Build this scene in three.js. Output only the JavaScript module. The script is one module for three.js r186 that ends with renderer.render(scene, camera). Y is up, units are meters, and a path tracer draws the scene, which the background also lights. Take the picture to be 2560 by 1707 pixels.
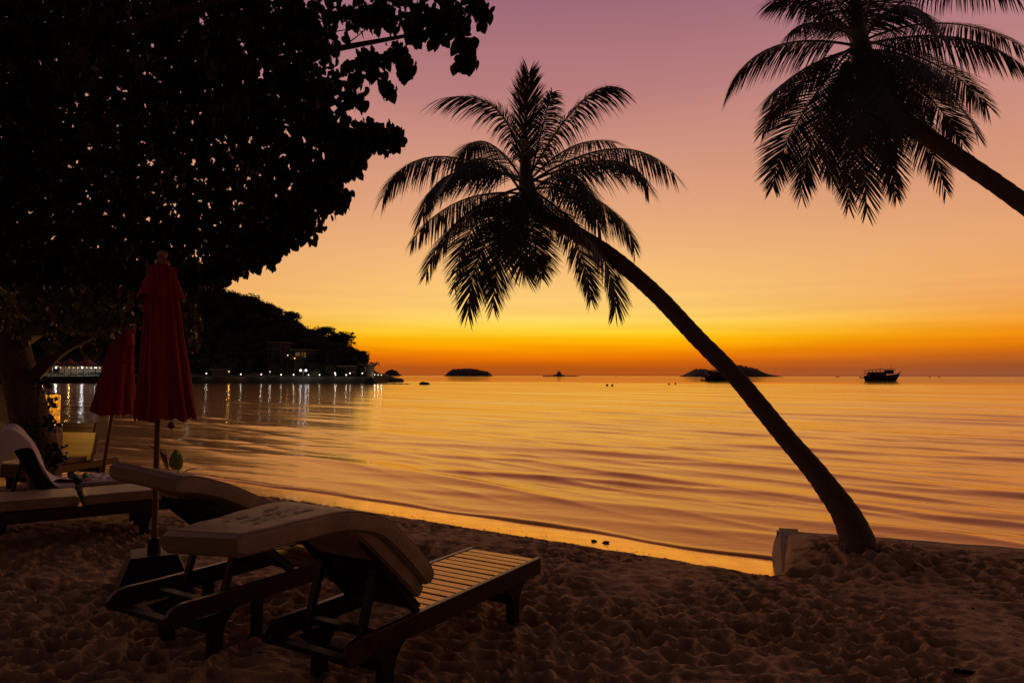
import * as THREE from 'three';
import { RoundedBoxGeometry } from 'three/addons/geometries/RoundedBoxGeometry.js';
import { mergeGeometries, mergeVertices, toCreasedNormals } from 'three/addons/utils/BufferGeometryUtils.js';
import { ImprovedNoise } from 'three/addons/math/ImprovedNoise.js';

/* ---------- camera, sky, sun, exposure ---------- */
const scene = new THREE.Scene();
const F = 1750, CX = 1280, CY = 853.5, EYE = 1.9, SEA = -0.33;
const camera = new THREE.PerspectiveCamera(2 * Math.atan(CY / F) * 180 / Math.PI, 1024 / 682, 0.05, 60000);
camera.position.set(0, EYE, 0);
camera.rotation.set(Math.atan(85.5 / F), 0, 0.12 * Math.PI / 180, 'YXZ');
camera.updateMatrixWorld(true);

const lin = (c) => { c /= 255; return c <= 0.04045 ? c / 12.92 : Math.pow((c + 0.055) / 1.055, 2.4); };
const GLOW = [[-90, 168, 86, 40], [0, 178, 84, 30], [0.6, 182, 84, 16], [1.3, 225, 108, 5], [2.1, 250, 146, 0], [2.9, 255, 184, 6], [3.6, 255, 205, 52], [4.5, 255, 211, 96], [5.8, 253, 203, 113], [9.3, 245, 187, 121], [12.8, 230, 168, 123], [18.4, 207, 146, 126], [22.5, 184, 124, 122], [28.8, 158, 105, 118], [40, 96, 66, 84], [60, 50, 40, 48], [90, 40, 34, 40]];
const SIDE = [[-90, 130, 76, 50], [0, 150, 84, 58], [0.6, 152, 82, 46], [1.3, 182, 92, 32], [2.1, 222, 116, 12], [2.9, 242, 140, 14], [3.6, 246, 152, 44], [4.5, 243, 160, 72], [5.8, 239, 164, 94], [9.3, 230, 163, 110], [12.8, 220, 154, 117], [18.4, 202, 140, 124], [22.5, 186, 128, 128], [28.8, 164, 116, 134], [40, 98, 70, 90], [60, 50, 40, 48], [90, 40, 34, 40]];
const BACK = [[-90, 32, 23, 20], [0, 33, 24, 22], [10, 37, 27, 27], [25, 39, 29, 32], [60, 38, 31, 36], [90, 40, 34, 40]];
function ramp(table, e) {
  let i = 1; while (i < table.length - 1 && table[i][0] < e) i++;
  const a = table[i - 1], b = table[i], t = Math.min(1, Math.max(0, (e - a[0]) / (b[0] - a[0])));
  return [1, 2, 3].map((k) => lin(a[k] + (b[k] - a[k]) * t));
}
const SKYLEVEL = 1.0, IN = new ImprovedNoise(), clampOne = (x) => Math.max(-0.6, Math.min(1, x * 1.6));
{
  const W = 1024, H = 1024, d = new Float32Array(W * H * 4), sm = THREE.MathUtils.smoothstep;
  for (let y = 0; y < H; y++) {
    const e = (y + 0.5) / H * 180 - 90, a = ramp(GLOW, e), b = ramp(SIDE, e), c = ramp(BACK, e);
    for (let x = 0; x < W; x++) {
      let az = ((x + 0.5) / W - 0.25) * 360; if (az > 180) az -= 360; az -= 3;
      const streak = 0.1 * clampOne(IN.noise(az * 0.09 + e * 0.35 + 5, e * 1.9, 3.3)) * sm(e, 0.2, 1) * (1 - sm(e, 4, 9)) + 0.035 * IN.noise(az * 0.05, e * 0.22 + 9, 7.7) * sm(e, 2, 8), w1 = sm(Math.abs(az), 4, 40), w2 = sm(Math.abs(az), 45, 120);
      for (let k = 0; k < 3; k++) d[(y * W + x) * 4 + k] = SKYLEVEL * (1 + streak * (k === 0 ? 0.7 : 1)) * ((a[k] * (1 - w1) + b[k] * w1) * (1 - w2) + c[k] * w2);
      d[(y * W + x) * 4 + 3] = 1;
    }
  }
  const t = new THREE.DataTexture(d, W, H, THREE.RGBAFormat, THREE.FloatType);
  t.mapping = THREE.EquirectangularReflectionMapping; t.magFilter = THREE.LinearFilter; t.needsUpdate = true;
  scene.background = t; scene.environment = t;
}
const sun = new THREE.DirectionalLight(new THREE.Color().setRGB(1, 0.5, 0.09), 0.22);
sun.position.set(6, 9, -100); sun.target.position.set(0, 0, 0); sun.castShadow = true; sun.shadow.radius = 165;
sun.shadow.camera.left = -20; sun.shadow.camera.right = 20; sun.shadow.camera.top = 20; sun.shadow.camera.bottom = -20; sun.shadow.camera.far = 200;
scene.add(sun, sun.target);

const renderer = new THREE.WebGLRenderer({ antialias: true });
renderer.toneMapping = THREE.LinearToneMapping; renderer.toneMappingExposure = 1;
renderer.shadowMap.enabled = true;

/* ---------- helpers ---------- */
function rng(s) { return () => { s = (s + 0x6d2b79f5) | 0; let t = Math.imul(s ^ (s >>> 15), 1 | s); t = (t + Math.imul(t ^ (t >>> 7), 61 | t)) ^ t; return ((t ^ (t >>> 14)) >>> 0) / 4294967296; }; }
const V = (x, y, z) => new THREE.Vector3(x, y, z);
const { smoothstep: sstep, lerp, clamp } = THREE.MathUtils;
const noise = (x, y, z = 0) => IN.noise(x + 100.3, y + 57.7, z + 31.1);
const look = (px, py) => { const v = V((px - CX) / F, (CY - py) / F, -1).applyQuaternion(camera.quaternion); return v.divideScalar(-v.z); };
const at = (px, py, d) => look(px, py).multiplyScalar(d).add(camera.position);            // the place d metres ahead that is seen there
const onLevel = (px, py, h = 0) => { const v = look(px, py); return at(px, py, (h - EYE) / v.y); };   // the place at height h seen there
const used = {};
const numbered = (n) => { const k = used[n] = (used[n] ?? -1) + 1; return k ? n + '_' + String(k).padStart(3, '0') : n; };
function tag(o, label, category, group, kind) { o.userData = { label, category }; if (group) o.userData.group = group; if (kind) o.userData.kind = kind; return o; }
function mesh(name, geo, mat, parent) {
  const g = Array.isArray(geo) ? merge(geo) : geo, m = new THREE.Mesh(g, mat);
  m.castShadow = m.receiveShadow = true;
  if (parent) { m.name = name; parent.add(m); } else { m.name = numbered(name); scene.add(m); }
  return m;
}
function thing(name, label, category, pos = V(0, 0, 0), turn = 0, group) {
  const o = new THREE.Group(); o.name = numbered(name); o.position.copy(pos); o.rotation.y = turn; scene.add(o);
  return tag(o, label, category, group);
}
function struct(name, geo, mat, label) { const m = mesh(name, geo, mat); m.userData = { kind: 'structure' }; if (label) m.userData.label = label; return m; }
function merge(list) {
  const gs = list.map((g) => { g = g.index ? g.toNonIndexed() : g; const o = new THREE.BufferGeometry(); for (const k of ['position', 'normal', 'uv']) if (g.attributes[k]) o.setAttribute(k, g.attributes[k]); if (!o.attributes.uv) o.setAttribute('uv', new THREE.BufferAttribute(new Float32Array(o.attributes.position.count * 2), 2)); return o; });
  return mergeGeometries(gs);
}
function bx(w, h, d, x = 0, y = 0, z = 0, r = 0.006, rot) {
  const g = new RoundedBoxGeometry(w, h, d, 1, Math.min(r, w / 2.2, h / 2.2, d / 2.2));
  if (rot) g.applyMatrix4(new THREE.Matrix4().makeRotationFromEuler(new THREE.Euler(...rot)));
  return g.translate(x, y, z);
}
function beam(a, b, w, h, r = 0.006) {                                     // a squared bar from a to b
  const d = b.clone().sub(a), L = d.length(), g = new RoundedBoxGeometry(w, h, L, 1, Math.min(r, w / 2.2, h / 2.2));
  const m = new THREE.Matrix4().lookAt(V(0, 0, 0), d.negate(), V(0, 1, 0.001));
  return g.applyMatrix4(m).translate((a.x + b.x) / 2, (a.y + b.y) / 2, (a.z + b.z) / 2);
}
function grid(nu, nv, fn, closedU = false) {                               // fn(u, v) -> Vector3, 0..1 both
  const p = [], uv = [], idx = [];
  for (let j = 0; j <= nv; j++) for (let i = 0; i <= nu; i++) { const q = fn(i / nu, j / nv); p.push(q.x, q.y, q.z); uv.push(q.u ?? i / nu, q.v ?? j / nv); }
  for (let j = 0; j < nv; j++) for (let i = 0; i < nu; i++) { const a = j * (nu + 1) + i, b = a + 1, c = a + nu + 1, d = c + 1; idx.push(a, b, c, b, d, c); }
  const g = new THREE.BufferGeometry(); g.setIndex(idx);
  g.setAttribute('position', new THREE.Float32BufferAttribute(p, 3)); g.setAttribute('uv', new THREE.Float32BufferAttribute(uv, 2));
  g.computeVertexNormals();
  if (closedU) { const n = g.attributes.normal, t = V(); for (let j = 0; j <= nv; j++) { const a = j * (nu + 1), b = a + nu; t.set(n.getX(a) + n.getX(b), n.getY(a) + n.getY(b), n.getZ(a) + n.getZ(b)).normalize(); n.setXYZ(a, t.x, t.y, t.z); n.setXYZ(b, t.x, t.y, t.z); } }
  return g;
}
function tube(pts, radius, seg = 10, steps = 24, bumpy = null, cap = true) { // radius: number or function of t
  const c = new THREE.CatmullRomCurve3(pts), fr = c.computeFrenetFrames(steps), L = c.getLength();
  const rr = typeof radius === 'function' ? radius : () => radius, P = [];
  for (let j = 0; j <= steps; j++) P.push(c.getPointAt(j / steps));
  const g = grid(seg, steps, (u, v) => {
    const j = Math.round(v * steps), a = u * Math.PI * 2, r = rr(v) * (bumpy ? bumpy(u, v) : 1);
    const q = P[j].clone().addScaledVector(fr.normals[j], Math.cos(a) * r).addScaledVector(fr.binormals[j], Math.sin(a) * r);
    q.u = u; q.v = v * L; return q;
  }, true);
  if (!cap) return g;
  const caps = [];
  for (const [j, s] of [[0, -1], [steps, 1]]) { const q = new THREE.CircleGeometry(rr(j / steps), seg); q.lookAt(fr.tangents[j].clone().multiplyScalar(s)); caps.push(q.translate(P[j].x, P[j].y, P[j].z)); }
  return merge([g, ...caps]);
}
function lathe(pts, seg = 20) { return new THREE.LatheGeometry(pts.map(([r, y]) => new THREE.Vector2(r, y)), seg); }
function dataTex(n, fn, rep, srgb) {                                       // fn(u, v) -> [r, g, b] 0..1
  const d = new Uint8Array(n * n * 4);
  for (let y = 0; y < n; y++) for (let x = 0; x < n; x++) { const c = fn(x / n, y / n), o = (y * n + x) * 4; for (let k = 0; k < 3; k++) d[o + k] = clamp((c[k] ?? c[0]) * 255, 0, 255); d[o + 3] = 255; }
  const t = new THREE.DataTexture(d, n, n); t.wrapS = t.wrapT = THREE.RepeatWrapping; t.magFilter = THREE.LinearFilter; t.repeat.set(...rep); if (srgb) t.colorSpace = THREE.SRGBColorSpace; t.needsUpdate = true; return t;
}
function pnoise(u, v, f, s) { // tiling noise: four blended copies
  const n = (a, b) => noise(a * f + s, b * f - s * 0.7, s * 1.3);
  return n(u, v) * (1 - u) * (1 - v) + n(u - 1, v) * u * (1 - v) + n(u, v - 1) * (1 - u) * v + n(u - 1, v - 1) * u * v;
}
const rgb = (r, g, b) => new THREE.Color().setRGB(r, g, b);
const std = (o) => new THREE.MeshPhysicalMaterial({ side: THREE.DoubleSide, ...o });

/* ---------- materials ---------- */
const grainTex = dataTex(256, (u, v) => [0.5 + 0.35 * pnoise(u, v, 60, 1) + 0.35 * pnoise(u, v, 23, 4)], [2.2, 2.2]);
const sandTone = dataTex(256, (u, v) => { const k = 0.86 + 0.16 * pnoise(u, v, 6, 2) + 0.12 * pnoise(u, v, 40, 3); return [k, k * 0.985, k * 0.965]; }, [0.31, 0.31], true);
const woodTone = dataTex(256, (u, v) => { const k = 0.72 + 0.25 * pnoise(u, v * 0.12, 34, 5) + 0.18 * pnoise(u, v, 5, 7); return [k, k * 0.97, k * 0.93]; }, [1, 1], true);
const woodBump = dataTex(256, (u, v) => [0.5 + 0.5 * pnoise(u, v * 0.1, 44, 8)], [1, 1]);
const barkBump = dataTex(256, (u, v) => { const k = Math.abs(pnoise(u, v, 14, 9)) * 1.3 + 0.4 * pnoise(u, v, 34, 11); return [0.3 + k]; }, [3, 1.3]);
const vinylTone = dataTex(256, (u, v) => { const k = 0.82 + 0.24 * pnoise(u, v, 5, 12) + 0.12 * pnoise(u, v, 19, 13); return [k, k * 0.98, k * 0.95]; }, [1, 1], true);
const rippleTex = dataTex(512, (u, v) => [0.5 + 0.3 * pnoise(u, v, 9, 21) + 0.3 * pnoise(u, v, 22, 23) + 0.15 * pnoise(u, v, 50, 25)], [0.14, 0.42]);
const wetRough = dataTex(256, (u, v) => [0.45 + 0.5 * pnoise(u, v, 5, 31) + 0.35 * pnoise(u, v, 17, 33)], [0.5, 0.8]);
const M = {
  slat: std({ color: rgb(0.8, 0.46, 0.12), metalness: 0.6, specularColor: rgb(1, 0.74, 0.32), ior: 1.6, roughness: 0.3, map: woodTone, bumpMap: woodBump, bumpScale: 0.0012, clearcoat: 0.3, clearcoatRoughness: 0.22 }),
  houseWall: std({ color: rgb(0.07, 0.055, 0.042), roughness: 0.9 }),
  sand: std({ color: rgb(0.6, 0.4, 0.215), roughness: 0.95, map: sandTone, bumpMap: grainTex, bumpScale: 0.014 }),
  wet: std({ color: rgb(0.75, 0.48, 0.2), metalness: 0.75, specularColor: rgb(1, 0.8, 0.45), roughness: 0.3, roughnessMap: wetRough, ior: 2, bumpMap: grainTex, bumpScale: 0.0016 }),
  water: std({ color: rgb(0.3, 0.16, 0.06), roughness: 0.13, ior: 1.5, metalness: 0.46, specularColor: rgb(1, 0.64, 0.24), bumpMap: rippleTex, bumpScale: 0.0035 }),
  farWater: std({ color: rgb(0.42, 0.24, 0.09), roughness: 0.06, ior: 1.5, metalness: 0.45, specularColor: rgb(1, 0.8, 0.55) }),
  concrete: std({ color: rgb(0.46, 0.37, 0.28), roughness: 0.85, map: vinylTone, bumpMap: grainTex, bumpScale: 0.01 }),
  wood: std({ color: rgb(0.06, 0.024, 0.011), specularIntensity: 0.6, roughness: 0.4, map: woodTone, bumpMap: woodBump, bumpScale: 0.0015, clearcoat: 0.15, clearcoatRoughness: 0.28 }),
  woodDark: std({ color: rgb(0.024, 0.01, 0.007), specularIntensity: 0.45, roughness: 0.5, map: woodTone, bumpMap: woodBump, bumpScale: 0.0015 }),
  pole: std({ color: rgb(0.24, 0.1, 0.04), roughness: 0.4, map: woodTone }),
  vinyl: std({ color: rgb(0.4, 0.3, 0.215), roughness: 0.55, map: vinylTone, bumpMap: grainTex, bumpScale: 0.002 }),
  vinylYellow: std({ color: rgb(0.13, 0.09, 0.042), roughness: 0.6, map: vinylTone }),
  towel: std({ color: rgb(0.72, 0.66, 0.68), roughness: 0.95, sheen: 0.3, sheenColor: rgb(1, 1, 1), sheenRoughness: 0.6 }),
  red: std({ color: rgb(0.23, 0.004, 0.008), roughness: 0.85, transmission: 0.0, sheen: 0.15, sheenColor: rgb(0.5, 0.03, 0.02), sheenRoughness: 0.5 }),
  finial: std({ color: rgb(0.3, 0.12, 0.05), roughness: 0.35 }),
  bark: std({ color: rgb(0.09, 0.06, 0.04), roughness: 0.95, bumpMap: barkBump, bumpScale: 0.05 }),
  palmBark: std({ color: rgb(0.1, 0.066, 0.042), roughness: 0.9, bumpMap: barkBump, bumpScale: 0.012 }),
  frond: std({ color: rgb(0.06, 0.062, 0.016), roughness: 0.5 }),
  leaf: std({ color: rgb(0.022, 0.03, 0.008), specularIntensity: 0.4, roughness: 0.7, transmission: 0.12 }),
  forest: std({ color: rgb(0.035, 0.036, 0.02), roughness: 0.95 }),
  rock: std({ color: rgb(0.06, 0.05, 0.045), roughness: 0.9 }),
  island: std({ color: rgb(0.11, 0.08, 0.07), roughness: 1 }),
  quay: std({ color: rgb(0.045, 0.038, 0.03), roughness: 0.9 }),
  wall: std({ color: rgb(0.4, 0.34, 0.26), roughness: 0.9 }),
  roofRed: std({ color: rgb(0.26, 0.08, 0.05), roughness: 0.8 }),
  roof: std({ color: rgb(0.14, 0.11, 0.1), roughness: 0.8 }),
  glassDark: std({ color: rgb(0.02, 0.02, 0.025), roughness: 0.1 }),
  hull: std({ color: rgb(0.05, 0.045, 0.05), roughness: 0.6 }),
  metal: std({ color: rgb(0.12, 0.11, 0.1), roughness: 0.5 }),
  black: std({ color: rgb(0.012, 0.012, 0.014), roughness: 0.8 }),
  orange: std({ color: rgb(0.6, 0.16, 0.03), roughness: 0.8 }),
  green: std({ color: rgb(0.01, 0.2, 0.12), roughness: 0.08, metalness: 0.3 }),
  plant: std({ color: rgb(0.14, 0.2, 0.05), roughness: 0.4 }),
  plantRed: std({ color: rgb(0.16, 0.06, 0.04), roughness: 0.4 }),
  string: std({ color: rgb(0.6, 0.42, 0.22), roughness: 0.7 }),
  white: std({ color: rgb(0.75, 0.7, 0.6), roughness: 0.7 }),
};
const glowWhite = std({ color: rgb(0.8, 0.8, 0.8), emissive: rgb(1, 0.8, 0.55), emissiveIntensity: 3.4 });
const glowWarm = std({ color: rgb(0.8, 0.6, 0.3), emissive: rgb(1, 0.5, 0.12), emissiveIntensity: 3 });
const glowCold = std({ color: rgb(0.8, 0.8, 0.8), emissive: rgb(0.9, 0.95, 1), emissiveIntensity: 7 });

/* ---------- beach, wall and sea ---------- */
const P0 = { x: -1.9, d: 12.09 }, N = { x: 0.567, d: 0.824 };
const sOf = (x, d) => (x - P0.x) * N.x + (d - P0.d) * N.d, qOf = (x, d) => (x - P0.x) * N.d - (d - P0.d) * N.x;
const wetEdge = (q) => -lerp(0.12, 0.95, sstep(q, -5.5, 0.5));                       // s where the dry sand ends
const wetLevel = (s) => { const k = clamp(-s / 0.95, 0, 1.6); return SEA + 0.038 * k + 0.03 * k * k - (s > 0 ? 0.08 * s : 0); };
const corner = V(3.305, 0, -8.827), wallEnd = V(9.2, 0, -6.645), sideEnd = V(2.66, 0, -7.05);
const wallDir = wallEnd.clone().sub(corner).normalize(), sideDir = sideEnd.clone().sub(corner).normalize();
const wallIn = V(-wallDir.z, 0, wallDir.x); if (wallIn.z < 0) wallIn.negate();
const sideIn = V(-sideDir.z, 0, sideDir.x); if (sideIn.x < 0) sideIn.negate();
const palmBase = onLevel(2140, 1385, 0);
function beachLevel(x, d) {                                                // the beach without its footprints
  const s = sOf(x, d), q = qOf(x, d), e = wetEdge(q) + 0.1 * noise(x * 0.9, d * 0.9, 3) + 0.05 * noise(x * 3.1, d * 3.1, 5);
  const w = wetLevel(s), up = e - s;
  let h = up < 0 ? w - Math.min(0.12, -up * 0.14) : Math.min(0, w + 0.14 * up + 0.01);
  if (up > 0) { const k = w + 0.14 * up; h = k - Math.log(1 + Math.exp(k / 0.035)) * 0.035; }
  const rx = x - corner.x, rz = -d - corner.z, inside = rx * sideIn.x + rz * sideIn.z, back = rx * wallIn.x + rz * wallIn.z, along = rx * sideDir.x + rz * sideDir.z;
  const in1 = along < 1.75 ? sstep(inside, -0.02, 0.14) : sstep(inside + (along - 1.75) * 0.3, -0.5, 0.9);
  const held = -0.012 - 0.03 * sstep(along, 0.9, 1.9) + 0.1 * Math.exp(-((x - palmBase.x) ** 2 + (d + palmBase.z) ** 2) / 0.35);
  h = lerp(h, Math.max(h, held), in1);
  if (back < 0.14) h = Math.min(h, lerp(-1, h, sstep(back, 0.0, 0.12)));
  return h;
}
const cells = new Map();
function cellPoint(i, j) {
  const k = i * 7919 + j; let c = cells.get(k);
  if (!c) { const r = rng(i * 73856093 ^ j * 19349663); c = [i + 0.15 + 0.7 * r(), j + 0.15 + 0.7 * r(), 0.45 + 0.8 * r()]; cells.set(k, c); }
  return c;
}
function bowls(x, y) {                                                     // trodden hollows that meet in crests
  const i = Math.floor(x), j = Math.floor(y); let a = 9, b = 9, depth = 1;
  for (let u = -1; u <= 1; u++) for (let v = -1; v <= 1; v++) { const c = cellPoint(i + u, j + v), f = Math.hypot(x - c[0], y - c[1]); if (f < a) { b = a; a = f; depth = c[2]; } else if (f < b) b = f; }
  const k = sstep(b - a, 0, 0.62); return -depth * k * (1 - 0.35 * a);
}
function treads(x, d) {
  const wx = x + 0.1 * noise(x * 2.1, d * 2.1, 9), wd = d + 0.1 * noise(x * 2.3, d * 2.3, 14);
  const m = 0.35 + 1.15 * sstep(noise(x * 0.6, d * 0.7, 21) + 0.45 * noise(x * 1.9, d * 1.9, 25), -0.45, 0.4);
  return m * (0.068 * bowls(wx * 3.7, wd * 5.3) + 0.038 * bowls(wx * 7.8 + 40, wd * 10.4)) + 0.007 * bowls(wx * 13 + 9, wd * 15) + 0.02 * noise(x * 1.3, d * 1.3, 2) + 0.012 * noise(x * 5, d * 5, 7) + 0.03;
}
function groundAt(x, d) {
  const s = sOf(x, d), e = wetEdge(qOf(x, d)), dry = sstep(e - s, 0.02, 0.9);
  const rx = x - corner.x, rz = -d - corner.z, held = rx * sideIn.x + rz * sideIn.z > 0 ? sstep(rx * sideIn.x + rz * sideIn.z, 0.1, 0.6) * sstep(rx * wallIn.x + rz * wallIn.z, 0.12, 0.5) : 0;
  return beachLevel(x, d) + treads(x, d) * (0.15 + 0.85 * Math.max(dry, held));
}
{
  const rows = 470, cols = 780;
  const g = grid(cols, rows, (u, v) => {
    const d = 2.1 * Math.pow(9.2, v), x = (u * 2.6 - 1.6) * (d + 0.6), q = V(x, groundAt(x, d), -d); q.u = x; q.v = d; return q;
  });
  struct('beach_sand', g, M.sand, 'trodden dry sand of the beach');
  const r = 60, far = (s, q, y) => { const x = P0.x + s * N.x + q * N.d, d = P0.d + s * N.d - q * N.x, p = V(x, y, -d); p.u = x; p.v = d; return p; };
  struct('beach_ground', grid(20, 12, (u, v) => far(-70 + v * 67.4, -90 + u * 150, -0.16)), M.sand, 'beach running on behind and to the sides');
  const wet = grid(160, 40, (u, v) => { const s = -2.2 + 3.6 * v, q = -22 + 31 * u; return far(s, q, wetLevel(s) + 0.004 * noise(s * 1.5, q * 0.7, 4)); });
  struct('wet_sand', wet, M.wet, 'smooth wet strip of sand at the waterline');
}
function seaHeight(s, q, cell) {
  const bend = 0.9 * noise(q * 0.05, s * 0.03, 8) + 0.25 * noise(q * 0.17, s * 0.09, 12);
  let h = 0;
  const W = [[3.1, 0.036, 0.10, 1.2], [5.6, 0.036, 0.06, 4.1], [1.7, 0.026, 0.22, 2.6], [1.25, 0.019, -0.16, 3.7], [9.5, 0.055, -0.05, 0.4], [0.85, 0.012, 0.3, 5.5], [0.55, 0.005, -0.25, 0.7], [13, 0.07, 0.12, 3.3], [2.3, 0.03, -0.1, 0.9]];
  for (const [L, a, tilt, ph] of W) {
    const f = sstep(L / cell, 3, 7); if (!f) continue;
    const patch = Math.pow(clamp(0.5 + 0.95 * noise(q * 0.42 / L + ph * 7, s * 0.8 / L, ph), 0, 1), 1.5);
    const fi = 2 * Math.PI * ((s + tilt * q) / L + bend * Math.min(1, 2 / L) * 0.8) + ph, w = Math.sin(fi - 0.55 * Math.cos(fi));
    h += f * a * patch * (Math.pow(0.5 + 0.5 * w, 2.3) * 1.6 - 0.45);
  }
  const shore = sstep(s, 0, 4);
  return h * (0.3 + 0.7 * shore) * lerp(0.6, 1.25, sstep(q / (s + 12), -0.7, 0.4)) + 0.017 * (1 + 0.5 * noise(q * 0.8, 3, 3)) * Math.exp(-Math.pow((s - 0.12) / 0.085, 2));
}
{
  const rows = 900, cols = 330, s0 = 7, split = 0.408;
  const part = (v0, v1) => grid(cols, Math.round(rows * (v1 - v0)), (u, t) => {
    const v = lerp(v0, v1, t), s = s0 * Math.exp(v * 8.2) - s0 - 0.25, cell = (s + s0) * 8.2 / rows, q = (u * 5.6 - 4.4) * (s + 13) + 0;
    const wob = s < 1.5 ? 0.2 * noise(q * 0.3, 2, 6) + 0.09 * noise(q * 0.9, 4, 6) + 0.03 * noise(q * 3.1, 4, 9) : 0, ss = s + wob * (1 - sstep(s, 0.2, 1.5));
    const edge = SEA + 0.012 - 0.06 * (1 - sstep(s, -0.12, 0.1));
    const x = P0.x + ss * N.x + q * N.d, d = P0.d + ss * N.d - q * N.x, p = V(x, edge + seaHeight(s, q, cell), -d); p.u = x; p.v = d; return p;
  });
  struct('sea', part(0, split), M.water, 'calm sea near the beach reflecting the sunset');
  struct('far_sea', part(split, 1), M.farWater, 'smooth sea out to the horizon');
}
{ // retaining wall: a long front wall and a short return wall towards the beach
  const shape = (len, topA, topB, thick, low) => grid(8, 40, (u, v) => { // profile u around a battered section
    const P = [[0, 0], [0, 1], [thick, 1], [thick, 0]], k = Math.min(3, Math.floor(u * 3 + 1e-9)), t = u * 3 - k, a = P[Math.min(k, 3)], b = P[Math.min(k + 1, 3)];
    const y01 = lerp(a[1], b[1], t), top = lerp(topA, topB, v) + 0.012 * noise(v * len * 3, u * 2, 5);
    const w = lerp(a[0], b[0], t) - (1 - y01) * (a[0] === 0 && b[0] === 0 || k === 0 ? 0.12 : 0) + 0.006 * noise(v * len * 6, u * 9, 8);
    const q = V(w, lerp(low, top, y01), v * len); q.u = u * 0.9; q.v = v * len; return q;
  });
  const t = thing('retaining_wall', 'low pale concrete sea wall with a returning corner beside the leaning palm', 'wall');
  const place = (g, origin, dir, inward) => { const m = new THREE.Matrix4().makeBasis(inward, V(0, 1, 0), dir); m.setPosition(origin); return g.applyMatrix4(m); };
  mesh('front_wall', toCreasedNormals(place(shape(wallEnd.distanceTo(corner), -0.01, -0.02, 0.16, -0.9), corner, wallDir, wallIn), 0.6), M.concrete, t);
  mesh('return_wall', toCreasedNormals(place(shape(1.9, 0.02, -0.2, 0.28, -0.7), corner.clone().addScaledVector(sideDir, 0.003), sideDir, sideIn), 0.6), M.concrete, t);
}

/* ---------- coconut palms ---------- */
function leafletFan(c, up, o, R) {
  const pos = [], n = o.n ?? 62, tmp = V();
  const T = V(), S = V(), Q = V(), dir = V(), wv = V();
  const tri = (a, b, cc) => pos.push(a.x, a.y, a.z, b.x, b.y, b.z, cc.x, cc.y, cc.z);
  for (let i = 0; i < n; i++) for (const side of [-1, 1]) {
    const t = 0.13 + 0.87 * (i + 0.5 * R() + (side > 0 ? 0.25 : 0)) / n; if (t > 0.998 || R() < 0.035 + 0.5 * sstep(t, 0.78, 0.97)) continue;
    c.getPoint(t, Q); c.getTangent(t, T); S.crossVectors(T, up).normalize();
    const A = lerp(o.A ?? 0.5, 1.22, Math.pow(t, 2.2)) + (R() - 0.5) * 0.24;
    const L = o.len * (t < 0.25 ? lerp(0.62, 1, t / 0.25) : t < 0.6 ? 1 : lerp(1, o.tip ?? 0.6, (t - 0.6) / 0.4)) * (0.86 + 0.25 * R());
    const hang = o.hang * (0.75 + 0.5 * R());
    dir.copy(S).multiplyScalar(side * Math.cos(A)).addScaledVector(T, Math.sin(A)).addScaledVector(V(0, -1, 0), hang * 0.55).addScaledVector(tmp.crossVectors(S, T), 0.16).normalize();
    wv.crossVectors(dir, tmp.crossVectors(T, dir)).normalize(); if (wv.lengthSq() < 0.1) wv.copy(T);
    const w = o.wide * (0.8 + 0.4 * R()), pts = [], K = 4;
    for (let k = 0; k <= K; k++) {
      const f = k / K, p = Q.clone().addScaledVector(dir, L * f * (1 - 0.12 * f * hang)); p.y -= L * hang * 0.55 * f * f * (1 - Math.max(0, -dir.y) * 0.8);
      const ww = w * [0.45, 1, 0.9, 0.55, 0.03][k]; pts.push([p.clone().addScaledVector(wv, ww), p.clone().addScaledVector(wv, -ww)]);
    }
    for (let k = 0; k < K; k++) { tri(pts[k][0], pts[k][1], pts[k + 1][0]); tri(pts[k][1], pts[k + 1][1], pts[k + 1][0]); }
  }
  const g = new THREE.BufferGeometry(); g.setAttribute('position', new THREE.Float32BufferAttribute(pos, 3)); g.computeVertexNormals(); return g;
}
function frond(parent, C, mid, tip, o, R) {
  const bend = new THREE.QuadraticBezierCurve3(C, mid.clone().multiplyScalar(2).addScaledVector(C, -0.5).addScaledVector(tip, -0.5), tip);
  const chord = tip.clone().sub(C), up = V(0, 1, 0);
  if (Math.abs(chord.clone().normalize().y) > 0.8) { up.set(o.face ?? 0.2, 0.1, 1).normalize(); }
  const g = leafletFan(bend, up, o, R), pts = []; for (let i = 0; i <= 10; i++) pts.push(bend.getPoint(i / 10));
  return mesh('frond', merge([tube(pts, (t) => o.rib * lerp(1, 0.14, t), 6, 14), g]), M.frond, parent);
}
function palmTrunk(pts, rad, rings, parent, seed) {
  return mesh('trunk', tube(pts, rad, 22, 260, (u, v) => { const k = v * rings % 1; return 1 + 0.06 * (1 - k) * (k > 0.06 ? 1 : k / 0.06) + 0.03 * noise(u < 0.5 ? u * 6 : (1 - u) * 6, v * 26, seed) + 0.02 * noise(Math.cos(u * 6.283) * 2, Math.sin(u * 6.283) * 2 + v * 60, seed); }), M.palmBark, parent);
}
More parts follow.
